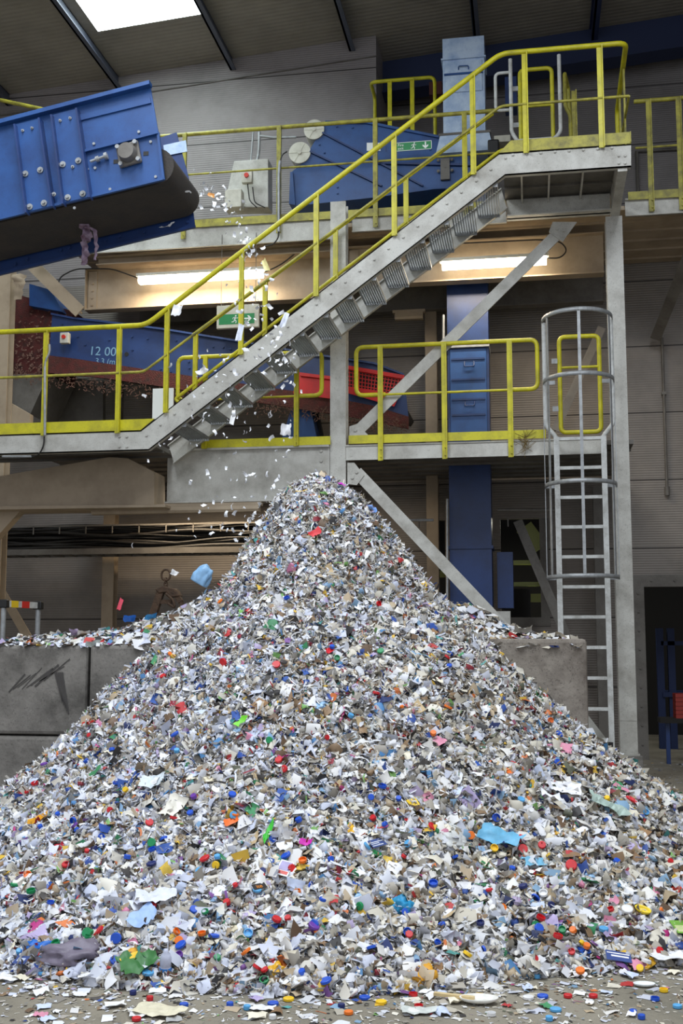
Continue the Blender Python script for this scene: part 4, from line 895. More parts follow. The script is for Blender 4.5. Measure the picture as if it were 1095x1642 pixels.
def flakes(name, pos, nrm, size, kind, label, cat, tilt=.6, lift=.02, parent=None):
    """one mesh of loose chips ('chip'), strips ('strip') or crumples ('crumple')"""
    n = len(pos)
    if kind == 'chip':
        T = np.array([[-1,-1,0],[0,-1,0],[1,-1,0],[1,1,0],[0,1,0],[-1,1,0]], float); Fc = [[0,1,4,5],[1,2,3,4]]
        L = np.repeat(T[None], n, 0); L[:, :, :2] += rng.uniform(-.38, .38, (n, 6, 2)); L[:, [1,4], 2] = rng.uniform(-.45, .45, (n, 1)) + rng.uniform(-.12,.12,(n,2))
        asp = rng.uniform(.4, 1.0, n); L[:, :, 1] *= asp[:, None]
    elif kind == 'strip':
        T = np.array([[-1+.5*i, s, 0] for s in (-1, 1) for i in range(5)], float); Fc = [[i, i+1, i+6, i+5] for i in range(4)]
        L = np.repeat(T[None], n, 0); w_ = rng.uniform(.06, .16, n); L[:, :, 1] *= w_[:, None]
        c1 = rng.uniform(-.5, .5, (n, 1)); c2 = rng.uniform(-.5, .5, (n, 1)); u = T[None, :, 0]
        L[:, :, 1] += c1*u*u; L[:, :, 2] += c2*(u*u-.3) + rng.uniform(-.2,.2,(n,1))*u**3
    elif kind == 'chunk':
        T = np.array([[x, y, z] for z in (-.5, .5) for x, y in ((-1,-1),(1,-1),(1,1),(-1,1))], float); Fc = [[0,3,2,1],[4,5,6,7],[0,1,5,4],[1,2,6,5],[2,3,7,6],[3,0,4,7]]
        L = np.repeat(T[None], n, 0)*.75 + rng.uniform(-.32, .32, (n, 8, 3)); L[:, :, 1] *= rng.uniform(.45, 1, (n, 1)); L[:, :, 2] *= rng.uniform(.5, 1.1, (n, 1))
    else:
        T = np.array([[i-1, j-1, 0] for j in range(3) for i in range(3)], float); Fc = [[j*3+i, j*3+i+1, j*3+i+4, j*3+i+3] for j in range(2) for i in range(2)]
        L = np.repeat(T[None], n, 0) + rng.uniform(-.3, .3, (n, 9, 3)); L[:, :, 2] += rng.uniform(-.5, .5, (n, 9)); L[:, 4, 2] += .5
        L[:, :, 1] *= rng.uniform(.5, 1, (n, 1))
    L *= size[:, None, None]*.5
    nn = nrm + rng.normal(0, tilt, (n, 3)); nn /= np.linalg.norm(nn, axis=1, keepdims=True)
    r_ = rng.normal(0, 1, (n, 3)); t1 = np.cross(nn, r_); t1 /= np.linalg.norm(t1, axis=1, keepdims=True); t2 = np.cross(nn, t1)
    W = L[:, :, 0:1]*t1[:, None] + L[:, :, 1:2]*t2[:, None] + L[:, :, 2:3]*nn[:, None] + (pos + nrm*rng.uniform(-.2, 1, (n, 1))*lift)[:, None]
    W[:, :, 2] = np.maximum(W[:, :, 2], .002)
    off = pos.mean(0); off[2] = 0; W -= off
    k = L.shape[1]; nf = len(Fc); fa = (np.array(Fc)[None] + (np.arange(n)*k)[:, None, None]).reshape(-1, 4)
    me = bpy.data.meshes.new(name); me.vertices.add(n*k); me.vertices.foreach_set('co', W.reshape(-1))
    me.loops.add(fa.size); me.loops.foreach_set('vertex_index', fa.reshape(-1).astype(np.int32))
    me.polygons.add(len(fa)); me.polygons.foreach_set('loop_start', (np.arange(len(fa))*4).astype(np.int32)); me.polygons.foreach_set('loop_total', np.full(len(fa), 4, np.int32))
    if kind == 'crumple': me.polygons.foreach_set('use_smooth', np.ones(len(fa), bool))
    me.update(calc_edges=True)
    ci = rng.choice(len(PAL), n, p=palw); c = palc[ci]*rng.uniform(.76, 1.04, (n, 1))
    brown = np.clip((pos[:, 0]-HX)*.45+.35+rng.normal(0, .25, n), 0, 1)[:, None]      # browner and slightly darker towards the right flank
    c = np.clip(c*(1-brown*.10)*(1 - brown*np.array([[.01, .04, .11]])), 0, .93)
    ca = me.color_attributes.new('Col', 'FLOAT_COLOR', 'CORNER'); cc = np.ones((n, nf*4, 4)); cc[:, :, :3] = c[:, None]
    ca.data.foreach_set('color', cc.reshape(-1))
    me.materials.append(FLM); o = bpy.data.objects.new(name, me); COL.objects.link(o); o.location = tuple(off)
    tag(o, label, cat, None, 'stuff'); return o
def scatter(n, fn, x0, x1, y0, y1, keep):
    P = []
    tot = 0
    while tot < n:
        x = rng.uniform(x0, x1, n); y = rng.uniform(y0, y1, n); z = fn(x, y); nr = normal(fn, x, y)
        # weight by true surface area
        k = (rng.random(n) < .35/np.maximum(nr[:, 2], .35)) & keep(x, y, z); P.append(np.concatenate([np.stack([x, y, z], 1), nr], 1)[k]); tot += k.sum()
    P = np.concatenate(P)[:n]; return P[:, :3], P[:, 3:]
kf = lambda x, y, z: (z > .0) & (y < 9.0) | (z > ZT-.1)
def sizes(n, pos, lo, hi):
    s = lo*np.exp(rng.exponential(.42, n)); s = np.minimum(s, hi); return s*np.interp(pos[:, 2], [0, 1.4, 2.8], [1.15, .92, .78])
p, nr = scatter(84000, heap, -5.2, 2.1, 4.8, 9.6, kf); flakes('paper_and_plastic_flakes', p, nr, sizes(len(p), p, .021, .068), 'chip', 'countless small flat chips of white and coloured paper, card and plastic covering the heap', 'waste flakes', tilt=.75)
p, nr = scatter(60000, heap, -5.2, 2.1, 4.8, 9.6, lambda x, y, z: kf(x, y, z) & (rng.random(len(x)) < np.clip(.22+z*.35-(x-HX)*.12, 0, 1)))
flakes('paper_shreds', p, nr, sizes(len(p), p, .04, .12), 'strip', 'thin curled shreds of paper mixed through the heap, thickest near its peak', 'paper shreds', lift=.03, tilt=.8)
p, nr = scatter(30000, heap, -5.2, 2.1, 4.8, 9.6, kf); flakes('crumpled_scraps', p, nr, sizes(len(p), p, .028, .085), 'crumple', 'small crumpled bits of film and tissue all over the heap', 'crumpled scraps', lift=.03)
p, nr = scatter(14000, heap, -5.2, 2.1, 4.8, 9.6, lambda x, y, z: kf(x, y, z) & (rng.random(len(x)) < np.clip(1-z*.6, .12, 1)))
flakes('plastic_lumps', p, nr, sizes(len(p), p, .022, .055), 'chunk', 'small solid lumps of plastic and card, densest low on the heap', 'plastic lumps', lift=.03)
kr = lambda x, y, z: (z > ZT-.02)
p, nr = scatter(5200, ridge, -4.5, .38, 8.9, 9.7, kr); flakes('wall_top_scraps', p, nr, sizes(len(p), p, .04, .11), 'chip', 'scraps of paper and card spilling along the top of the concrete block wall', 'waste flakes', tilt=.35)
flat = lambda x, y: np.zeros_like(x)
p, nr = scatter(2600, flat, -3.6, 1.9, 4.3, 6.6, lambda x, y, z: (heap(x, y) < .03) & (rng.random(len(x)) < np.exp(-(-heap(x, y)*0 + (np.hypot(x-HX, y-HY)-3.25))*2.6)))
flakes('floor_scraps', p, nr, sizes(len(p), p, .012, .06), 'chip', 'small scraps strewn over the floor in front of the heap', 'waste flakes', tilt=.10, lift=.006)
p, nr = scatter(3000, flat, -3.6, 1.9, 4.2, 6.6, lambda x, y, z: (heap(x, y) < .03))
flakes('floor_shreds', p, nr, sizes(len(p), p, .014, .05), 'strip', 'fine shreds and dust strewn over the floor in front of the heap', 'paper shreds', tilt=.05, lift=.004)
p, nr = scatter(700, flat, .9, 3.5, 7.0, 15.3, lambda x, y, z: (heap(x, y) < .03)); flakes('floor_scraps', p, nr, sizes(len(p), p, .02, .06), 'chip', 'sparse white scraps on the floor near the right column and doorway', 'waste flakes', tilt=.06, lift=.004)

# ---------------------------------------------------------------- individual pieces on the heap
def on_heap(px, py):
    d = ray(px, py); t = 3.5
    while t < 20:
        q = CAM + d*t
        if q.z <= max(float(heap(q.x, q.y)), 0.0): break
        t += .02
    q = CAM + d*t; z = max(float(heap(q.x, q.y)), 0.0)
    n = Vector(normal(heap, np.array([q.x]), np.array([q.y]))[0]) if z > .02 else Vector((0, 0, 1))
    return Vector((q.x, q.y, z)), n
def orient(n, spin, tilt=0):
    n = (n + Vector((random.gauss(0, 1), random.gauss(0, 1), random.gauss(0, 1)))*tilt).normalized()
    return (n.to_track_quat('Z', 'Y').to_matrix() @ Matrix.Rotation(spin, 3, 'Z')).to_euler()
def sheet(nx, ny, sx, sy, bend, jag, crum, seed, outline=None):
    R_ = random.Random(seed); vs = []; CR = [Vector((R_.uniform(-.2,.2), R_.uniform(-.2,.2))) for _ in range(4)]; jag *= .38
    for j in range(ny):
        for i in range(nx):
            u, v = i/(nx-1)-.5, j/(ny-1)-.5; e = (i in (0, nx-1)) or (j in (0, ny-1)); jj = jag if e else 0
            a_, b_, c_, d_ = CR; U, V = u+.5, v+.5; q = a_*(1-U)*(1-V) + b_*U*(1-V) + c_*U*V + d_*(1-U)*V
            x = (u+q[0])*sx + R_.uniform(-1, 1)*jj*sx; y = (v+q[1])*sy + R_.uniform(-1, 1)*jj*sy
            if outline: x, y = outline(u, v, x, y)
            z = bend*sx*(u*u*2) + crum*sx*noise.noise(Vector((u*4+seed*3.1, v*4, seed*.7))) + crum*.5*sx*noise.noise(Vector((u*11, v*11+seed, seed*1.7)))
            vs.append(Vector((x, y, z)))
    zm = min(v.z for v in vs)
    for v in vs: v.z -= zm
    b = MB(); b.add(vs, [(j*nx+i, j*nx+i+1, (j+1)*nx+i+1, (j+1)*nx+i) for j in range(ny-1) for i in range(nx-1)], crum > .12); return b
def blob(sx, sy, sz, crum, seed, sub=3):
    """crumpled closed lump"""
    import bmesh
    bm = bmesh.new(); bmesh.ops.create_icosphere(bm, subdivisions=sub, radius=1)
    b = MB(); vs = []
    for v in bm.verts:
        c = v.co.copy(); r = 1 + crum*(noise.noise(c*1.6+Vector((seed, 0, 0)))*1.1 + abs(noise.noise(c*3+Vector((0, seed, 0))))*.7 + abs(noise.noise(c*6.5+Vector((0, seed, 5))))*.25 - .3)
        c *= r; vs.append(Vector((c.x*sx/2, c.y*sy/2, max(c.z, -.35)*sz/2)))
    b.add(vs, [tuple(v.index for v in f.verts) for f in bm.faces], sub > 3); bm.free(); return b
def capmesh(r=.019, h=.014, up=True):
    b = MB(); n = 20; rr = [(r*.96, 0), (r, h*.15), (r, h*.85), (r*.9, h), (0, h)] if up else [(r*.9, 0), (r, h*.15), (r, h), (r*.85, h), (r*.82, h*.3), (0, h*.3)]
    vs = []
    for q, z in rr:
        for k in range(n): kk = q*(1+.03*(k % 2)) if 0 < q < r*1.01 and z in (h*.15, h*.85) else q; vs.append((kk*math.cos(k*2*math.pi/n), kk*math.sin(k*2*math.pi/n), z))
    b.add(vs, [(i*n+k, i*n+(k+1) % n, (i+1)*n+(k+1) % n, (i+1)*n+k) for i in range(len(rr)-1) for k in range(n)], False); return b
def put(me, name, m, loc, rot, label, cat, group=None, s=1):
    o = bpy.data.objects.new(name, me); COL.objects.link(o); o.location = loc; o.rotation_euler = rot; o.scale = (s,)*3
    if not me.materials: me.materials.append(m)
    o.material_slots[0].link = 'OBJECT'; o.material_slots[0].material = m
    return tag(o, label, cat, group)
_cm = {}
def cm_(name, c, rough=.45):
    if name not in _cm: _cm[name] = mat(name, c, rough, 0, tuple(v*.75 for v in c), .5, 20)
    return _cm[name]
def zone(px, py):
    v = ('near the peak' if py < 900 else 'on the upper slope' if py < 1080 else 'on the middle slope' if py < 1270 else 'on the lower slope' if py < 1430 else 'near the foot' if py < 1570 else 'on the floor before')
    h = ('far left' if px < 180 else 'left of centre' if px < 420 else 'at centre' if px < 660 else 'right of centre' if px < 880 else 'far right')
    return v + ' of the heap, ' + h if 'before' not in v else 'on the floor before the heap, ' + h
def inside(px, py):
    L = np.interp(py, [790, 850, 950, 1030, 1160, 1300, 1400], [480, 425, 330, 240, 135, 10, 0]); R_ = np.interp(py, [790, 850, 950, 1030, 1160, 1300, 1340], [560, 635, 690, 790, 895, 1085, 1095])
    return L+8 < px < R_-8
taken = {}
caps = [capmesh().mesh('bottle_cap'), capmesh(.019, .014, False).mesh('bottle_cap'), capmesh(.024, .012).mesh('bottle_cap'), capmesh(.015, .018).mesh('bottle_cap')]
CC = [('blue',(28,84,200),30),('light blue',(90,170,225),12),('red',(205,30,38),22),('white',(232,232,232),16),('green',(20,140,82),14),('yellow',(245,200,30),12),('orange',(240,120,30),10),('navy',(22,36,100),8),('purple',(110,60,160),4)]
def pick(L): return random.choices(L, [q[-1] for q in L])[0]
for k in range(190):
    while True:
        px, py = random.uniform(5, 1090), random.triangular(860, 1600, 1560)
        if inside(px, py) and on_heap(px, py)[0].y < 9.2: break
    p, n = on_heap(px, py); c = pick(CC); z = zone(px, py)
    put(random.choice(caps), 'bottle_cap', cm_(c[0]+' cap plastic', c[1]), p + n*random.uniform(.028, .045), orient(n, random.random()*6, .45),
        c[0]+' plastic bottle cap lying '+z, 'bottle cap', c[0]+' bottle caps '+z, random.uniform(.85, 1.25))
papers = [sheet(6, 5, .085, .06+.01*i, random.uniform(-.5, .5), .13, .22, i+1).mesh('paper_scrap') for i in range(8)]
PC = [('white',(240,240,242),40),('pale blue',(205,216,240),14),('cream',(236,228,206),12),('grey',(176,176,174),8),('lilac',(190,176,216),5),('red',(186,52,56),3),('blue',(56,92,168),4),('yellow',(226,192,80),3),('green',(70,146,96),2.5),('pink',(220,146,170),2),('brown',(140,110,80),6)]
for k in range(170):
    while True:
        px, py = random.uniform(5, 1090), random.triangular(800, 1590, 1450)
        if inside(px, py) and on_heap(px, py)[0].y < 9.2: break
    p, n = on_heap(px, py); c = pick(PC); z = zone(px, py)
    put(random.choice(papers), 'paper_scrap', cm_(c[0]+' paper', c[1], .7), p + n*random.uniform(.012, .03), orient(n, random.random()*6, .45),
        c[0]+' bent paper scrap lying '+z, 'paper scrap', c[0]+' paper scraps '+z, random.uniform(.5, 1.0))
films = [blob(.10, .075, .05, .5, i*2.3).mesh('crumpled_film') for i in range(6)]
FC = [('white',(238,238,236),34),('clear grey',(196,200,200),14),('pale blue',(150,190,225),8),('cream',(228,218,190),10),('yellow',(236,180,40),5),('blue',(34,90,190),7),('red',(190,34,50),5),('green',(40,140,80),5),('black',(40,40,42),4),('orange',(236,120,50),4)]
for k in range(130):
    while True:
        px, py = random.uniform(5, 1090), random.triangular(900, 1600, 1520)
        if inside(px, py) and on_heap(px, py)[0].y < 9.2: break
    p, n = on_heap(px, py); c = pick(FC); z = zone(px, py)
    put(random.choice(films), 'crumpled_film', cm_(c[0]+' film', c[1], .35), p + n*random.uniform(.0, .012), orient(n, random.random()*6, .3),
        c[0]+' crumpled plastic film '+z, 'plastic film', c[0]+' film pieces '+z, random.uniform(.45, 1.1))
cards = [sheet(3, 3, .10, .055+.012*i, .2, .07, .05, i+20).mesh('card_scrap') for i in range(4)]
for k in range(46):
    while True:
        px, py = random.uniform(5, 1090), random.triangular(850, 1600, 1450)
        if inside(px, py) and on_heap(px, py)[0].y < 9.2: break
    p, n = on_heap(px, py); z = zone(px, py); c = pick([('brown',(156,120,82),3),('buff',(200,176,136),3),('dark brown',(96,66,46),1)])
    put(random.choice(cards), 'cardboard_scrap', cm_(c[0]+' cardboard', c[1], .8), p + n*.02, orient(n, random.random()*6, .4),
        c[0]+' cardboard scrap lying '+z, 'cardboard', c[0]+' cardboard '+z, random.uniform(.5, 1.1))
# scraps lying on the floor in front, one by one
for k in range(76):
    while True:
        px, py = random.uniform(5, 1090), random.uniform(1550, 1640)
        p, n = on_heap(px, py)
        if p.z < .02: break
    c = pick(PC); cc_ = pick(CC); z = 'on the floor before the heap, ' + zone(px, 1600).split(', ')[1]
    if k % 2: put(random.choice(papers), 'paper_scrap', cm_(c[0]+' paper', c[1], .7), p+Vector((0,0,.003)), (0, 0, random.random()*6), c[0]+' paper scrap '+z, 'paper scrap', c[0]+' paper scraps '+z, random.uniform(.35, .8))
    else: put(random.choice(caps), 'bottle_cap', cm_(cc_[0]+' cap plastic', cc_[1]), p+Vector((0,0,.002)), (0, 0, random.random()*6), cc_[0]+' plastic bottle cap '+z, 'bottle cap', cc_[0]+' bottle caps '+z, 1.0)

# ---- the pieces one recognises
def uniq(mb, name, c, px, py, spin, label, cat, lift=.02, tilt=.0, rough=.5, n=None, solid=0, fixed=None):
    p, nn = on_heap(px, py); nn = n or nn; me = mb.mesh(name) if isinstance(mb, MB) else mb
    m = c if not isinstance(c, tuple) else cm_(name+' %d %d %d' % c, c, rough)
    o = put(me, name, m, p+nn*lift, fixed or orient(nn, spin, tilt), label, cat)
    if solid: s_ = o.modifiers.new('thick', 'SOLIDIFY'); s_.thickness = solid
    return o
UP = Vector((0, 0, 1)); 
def S(nx, ny, sx, sy, bend, jag, crum, seed): return sheet(nx, ny, sx, sy, bend, jag, crum, seed)
uniq(blob(.34, .26, .12, .45, 3.3, 4), 'plastic_bag', (120,112,128), 118, 1532, 2.9, 'mauve grey carrier bag slumped at the left foot of the heap', 'plastic bag', .0, n=UP)
uniq(blob(.17, .12, .09, .5, 5.1, 4), 'plastic_bag', (30,110,205), 64, 1528, .3, 'bright blue plastic bag at the far left foot beside the mauve bag', 'plastic bag', .0, n=UP)
uniq(blob(.11, .10, .10, .5, 8.2, 4), 'plastic_bag', (40,150,200), 643, 1461, .3, 'crumpled turquoise blue bag ball on the lower centre of the heap', 'plastic bag', .02)
uniq(blob(.19, .13, .10, .6, 2.2, 4), 'plastic_bag', (222,160,40), 676, 1570, .5, 'golden yellow crumpled bag near the foot right of centre', 'plastic bag', .0)
uniq(blob(.15, .11, .06, .6, 6.6, 4), 'plastic_bag', (230,170,50), 210, 1539, .2, 'small yellow orange wrapper lump right of the mauve bag', 'wrapper', .0)
uniq(S(9,7,.17,.13,.2,.1,.25,31), 'snack_wrapper', (60,120,62), 228, 1556, .4, 'green snack wrapper with yellow print at the left foot', 'wrapper', .02, .1)
uniq(S(5,5,.07,.06,.2,.2,.2,32), 'wrapper_print', (244,200,40), 213, 1552, .4, 'yellow patch of wrapper lying on the green snack wrapper', 'wrapper', .05)
def rot_from(d): return d.to_track_quat('Z', 'Y').to_euler()
# clear bottle with blue label
bt = MB(); prof = [(.0, 0), (.026, 0), (.03, .006), (.03, .05), (.028, .055), (.03, .06), (.03, .10), (.024, .12), (.012, .135), (.012, .15), (0, .15)]
nn_ = 18; bt.add([(r*math.cos(k*2*math.pi/nn_), r*math.sin(k*2*math.pi/nn_), z) for r, z in prof for k in range(nn_)], [(i*nn_+k, i*nn_+(k+1) % nn_, (i+1)*nn_+(k+1) % nn_, (i+1)*nn_+k) for i in range(len(prof)-1) for k in range(nn_)], True)
p, n = on_heap(265, 1566)
bo = thing('plastic_bottle', 'small clear plastic bottle with blue base standing at the left foot of the heap', 'bottle', p)
me = bt.mesh('bottle_body'); me.materials.append(cm_('clear lilac plastic', (200,205,225), .2)); o = bpy.data.objects.new('bottle_body', me); COL.objects.link(o); o.parent = bo; o.rotation_euler = (.12, .05, 0); o.scale = (.9,.9,.8)
me = MB().cyl((0,0,.004), (0,0,.048), .0315, 20).mesh('blue_label'); me.materials.append(cm_('sky label', (60,140,225))); o = bpy.data.objects.new('blue_label', me); COL.objects.link(o); o.parent = bo; o.rotation_euler = (.12,.05,0); o.scale = (.9,.9,.8)
# pale blue film pieces
uniq(S(10,6,.24,.12,.1,.12,.15,41), 'film_sheet', (110,180,215), 800, 1360, -.5, 'torn pale blue plastic sheet on the right slope, the upper of two', 'plastic sheet', .035)
uniq(S(8,5,.17,.085,.1,.16,.15,42), 'film_sheet', (125,190,222), 848, 1396, -.5, 'torn pale blue plastic sheet on the right slope, just below the larger one', 'plastic sheet', .035)
uniq(S(8,6,.19,.12,.1,.10,.06,43), 'paper_sheet', (244,244,248), 905, 1275, -.45, 'flat white torn sheet high on the far right slope', 'paper sheet', .04)
uniq(S(12,3,.20,.035,.5,.12,.2,44), 'paper_loop', (240,242,250), 866, 1285, -1.2, 'white looping torn strip left of the flat white sheet', 'paper strip', .05)
uniq(S(10,3,.13,.03,.7,.12,.2,45), 'paper_loop', (240,242,250), 886, 1283, -1.0, 'short white curled strip touching the flat white sheet', 'paper strip', .06)
uniq(S(12,4,.27,.07,.1,.1,.1,46), 'film_strip', (170,190,180), 968, 1303, -.75, 'long pale green film strip slanting down the far right slope', 'plastic strip', .04)
uniq(blob(.20,.17,.06,.4,7.7,4), 'clear_bag', (206,208,206), 722, 1346, .2, 'clear grey plastic bag lying right of centre on the lower slope', 'plastic bag', .01)
uniq(S(9,8,.13,.10,.2,.08,.15,47), 'film_sheet', (214,224,230), 250, 1265, .2, 'rounded translucent film disc on the left slope', 'plastic sheet', .035)
uniq(S(9,8,.19,.14,.1,.14,.2,48), 'paper_sheet', (226,230,246), 243, 1455, .4, 'large bluish white sheet on the lower left of the heap', 'paper sheet', .04)
uniq(S(8,6,.14,.10,.1,.14,.2,49), 'film_sheet', (160,190,235), 232, 1483, .9, 'pale blue scrap hanging from the large bluish white sheet', 'plastic sheet', .04)
uniq(S(8,7,.13,.10,.3,.14,.2,50), 'paper_sheet', (232,228,215), 283, 1305, 1.2, 'cream leaf shaped sheet left of centre on the slope', 'paper sheet', .035)
uniq(S(6,4,.08,.045,.2,.1,.1,51), 'red_scrap', (214,30,44), 526, 1051, .5, 'bright red folded scrap high on the middle of the heap', 'paper scrap', .035)
uniq(S(6,4,.07,.04,.3,.12,.2,52), 'magenta_scrap', (206,20,170), 488, 1361, -.2, 'magenta plastic scrap at the lower centre of the heap', 'plastic scrap', .03)
uniq(S(6,4,.06,.045,.3,.12,.2,53), 'magenta_scrap', (190,20,130), 455, 1222, -.4, 'dark magenta scrap at the centre of the middle slope', 'plastic scrap', .03)
uniq(S(5,4,.06,.05,.3,.15,.2,54), 'magenta_scrap', (196,40,190), 543, 785, .2, 'violet pink scrap beside the peak of the heap', 'plastic scrap', .03)
uniq(S(7,5,.11,.08,.2,.15,.25,55), 'blue_film', (120,160,225), 589, 823, .1, 'soft blue film piece just right of the peak', 'plastic film', .03)
uniq(S(6,4,.09,.05,.2,.15,.25,56), 'red_scrap', (214,40,50), 504, 860, .5, 'red scrap below the peak of the heap', 'plastic scrap', .03)
uniq(blob(.13,.06,.05,.6,9.1,3), 'red_net', (224,60,34), 1082, 1430, .1, 'orange red net lump at the right edge of the heap', 'netting', .01)
uniq(blob(.17,.05,.05,.7,9.7,3), 'red_net', (200,50,34), 146, 1166, .15, 'orange red tangle high on the left flank by the wall', 'netting', .02)
uniq(blob(.10,.03,.03,.2,4.1,3), 'red_tube', (205,24,40), 1013, 1287, -.9, 'red tube on the far right edge of the slope', 'tube', .02)
uniq(S(6,3,.12,.03,.1,.12,.1,57), 'plastic_strip', (60,190,50), 433, 1345, 1.3, 'green plastic clip standing at the lower centre left', 'plastic scrap', .03)
uniq(S(5,4,.09,.04,.2,.12,.15,58), 'plastic_scrap', (120,220,40), 389, 1163, .9, 'lime green scrap left of centre on the middle slope', 'plastic scrap', .03)
uniq(S(6,4,.13,.05,.2,.12,.15,59), 'plastic_scrap', (240,170,30), 68, 1322, .6, 'long golden yellow scrap on the far left slope', 'plastic scrap', .03)
uniq(S(6,4,.09,.05,.3,.15,.15,60), 'plastic_scrap', (240,110,30), 372, 1329, .5, 'orange plastic shard left of centre on the lower slope', 'plastic scrap', .03)
uniq(S(5,4,.06,.05,.3,.15,.15,61), 'plastic_scrap', (240,200,40), 658, 1298, .2, 'small yellow tag right of centre on the lower slope', 'plastic scrap', .03)
# printed cards
def card(px, py, sx, sy, spin, base, marks, name, label, lift=.045):
    p, n = on_heap(px, py); t = thing(name, label, 'printed card', p+n*lift); t.rotation_euler = orient(n, spin)
    me = MB().box((-sx/2, -sy/2, -.001), (sx/2, sy/2, 0)).mesh('card_sheet'); me.materials.append(cm_(name+' base', base)); o = bpy.data.objects.new('card_sheet', me); COL.objects.link(o); o.parent = t
    for (x0, y0, x1, y1, c) in marks:
        me = MB().box((x0*sx, y0*sy, 0), (x1*sx, y1*sy, .001)).mesh('printed_block'); me.materials.append(cm_('print %d %d %d' % c, c)); o = bpy.data.objects.new('printed_block', me); COL.objects.link(o); o.parent = t
    return t
card(457, 1404, .075, .10, -.3, (236,236,238), [(-.4,-.15,.4,.42,(170,160,205)), (-.4,-.4,.4,-.2,(214,80,70))], 'printed_card', 'white card with lilac and red printed blocks at the lower centre')
card(601, 1364, .10, .055, .15, (60,80,140), [(-.45,.1,.45,.2,(220,224,235)), (-.45,-.1,.1,0,(220,224,235)), (-.45,-.35,.3,-.25,(220,224,235))], 'blue_carton', 'blue printed carton flap on the lower slope right of centre')
card(989, 1546, .12, .07, -.35, (60,140,215), [(-.45,.2,.45,.3,(240,240,245)), (-.3,-.1,.4,.05,(240,240,245))], 'blue_carton', 'blue and white printed carton at the right foot of the heap')
card(1090, 1500, .09, .11, -.2, (120,170,70), [(-.4,-.4,.4,.1,(200,210,150))], 'green_carton', 'green printed carton at the right edge of the heap')
card(38, 1556, .07, .055, .1, (60,100,190), [(-.3,-.2,.3,.2,(200,210,235))], 'blue_carton', 'small blue printed carton at the far left foot')
c_ = card(413, 1437, .075, .04, .12, (36,32,32), [], 'black_label', 'black label with orange lettering at the lower left of centre')
q = text('ite', .034, cm_('orange print', (244,150,50)), 'lettering', None, (0,0,0), (0,0,0)); q.parent = c_; q.location = (-.02, -.012, .0005)
# stick, dish, shoe sole
uniq(MB().box((-.09,-.012,0),(.09,.012,.012)), 'wooden_stick', (214,190,140), 728, 1606, -.2, 'pale wooden stick on the floor at the foot right of centre', 'stick', .015, n=UP)
def dish(r, h):
    b = MB(); n = 28; pr = [(0,0),(r*.7,0),(r*.9,h*.4),(r,h),(r*.97,h*1.05),(r*.86,h*.5),(r*.66,.004),(0,.004)]
    b.add([(q*math.cos(k*2*math.pi/n), .6*q*math.sin(k*2*math.pi/n), z) for q, z in pr for k in range(n)], [(i*n+k, i*n+(k+1)%n, (i+1)*n+(k+1)%n, (i+1)*n+k) for i in range(len(pr)-1) for k in range(n)], True); return b
uniq(dish(.085,.018), 'foam_tray', (232,230,222), 768, 1611, .1, 'white oval foam dish at the foot right of centre', 'dish', .01, n=UP)
uniq(dish(.045,.02), 'yellow_scoop', (244,214,50), 1030, 1473, -.7, 'yellow plastic scoop shape on the far right lower slope', 'scoop', .03)
uniq(dish(.055,.012), 'dark_red_dish', (140,24,40), 280, 1590, .05, 'dark red oval lid on the floor left of centre', 'lid', .004, n=UP)
uniq(dish(.035,.010), 'small_red_dish', (190,24,36), 231, 1581, .1, 'small red lid on the floor before the left foot', 'lid', .004, n=UP)
uniq(dish(.05,.012), 'white_dish', (232,236,236), 1033, 1584, .1, 'white oval lid on the floor at the right foot', 'lid', .004, n=UP)
# sheets lying on the floor
for px, py, sx, sy, c, lab in ((172,1570,.19,.10,(236,236,238),'large white paper sheet on the floor before the mauve bag'), (12,1573,.11,.08,(240,240,240),'white paper sheet on the floor at the far left corner'),
        (255,1628,.17,.10,(226,218,190),'cream card on the floor below the dark red lid'), (418,1620,.10,.06,(235,235,240),'white printed paper scrap on the floor at the left of centre'),
        (410,1575,.16,.09,(226,218,190),'cream foam sheet at the foot left of centre'), (1068,1545,.15,.12,(240,240,244),'big white sheet at the right foot of the heap'),
        (670,1625,.16,.09,(205,210,205),'translucent film sheet on the floor right of centre'), (128,1598,.08,.05,(240,240,240),'small white paper on the floor below the large white sheet')):
    uniq(S(7,6,sx,sy,.08,.08,.08,px), 'paper_sheet', c, px, py, random.uniform(-.3,.3), lab, 'paper sheet', .006 if py > 1560 else .03, n=UP)
# coloured scraps on the wall top
for px, py, c, lab in ((207,993,(30,110,210),'bright blue scrap on the wall top left of the grab'), (243,990,(60,150,215),'light blue scrap on the wall top under the grab'), (118,1016,(190,170,205),'lilac scrap on top of the left blocks'),
                       (155,1022,(120,170,220),'pale blue scrap on top of the second left block'), (133,1017,(244,244,244),'white folded paper on top of the left blocks'), (148,1034,(215,222,215),'pale scrap hanging over the block edge')):
    p = at(px, py, 9.15 if py < 1030 else 8.9); o = put(S(6,5,.10,.06,.2,.12,.2,px).mesh('paper_scrap'), 'paper_scrap', cm_('top %d %d %d' % c, c), p, (-.9, random.uniform(-.3,.3), random.random()*.6), lab, 'paper scrap')
p = at(840, 1012, 9.0); put(S(8,5,.17,.08,.2,.12,.2,77).mesh('paper_sheet'), 'paper_sheet', cm_('greyish sheet', (196,194,188)), p, (-.5, 0, .1), 'grey white sheet sticking up on the right block at the brace', 'paper sheet')

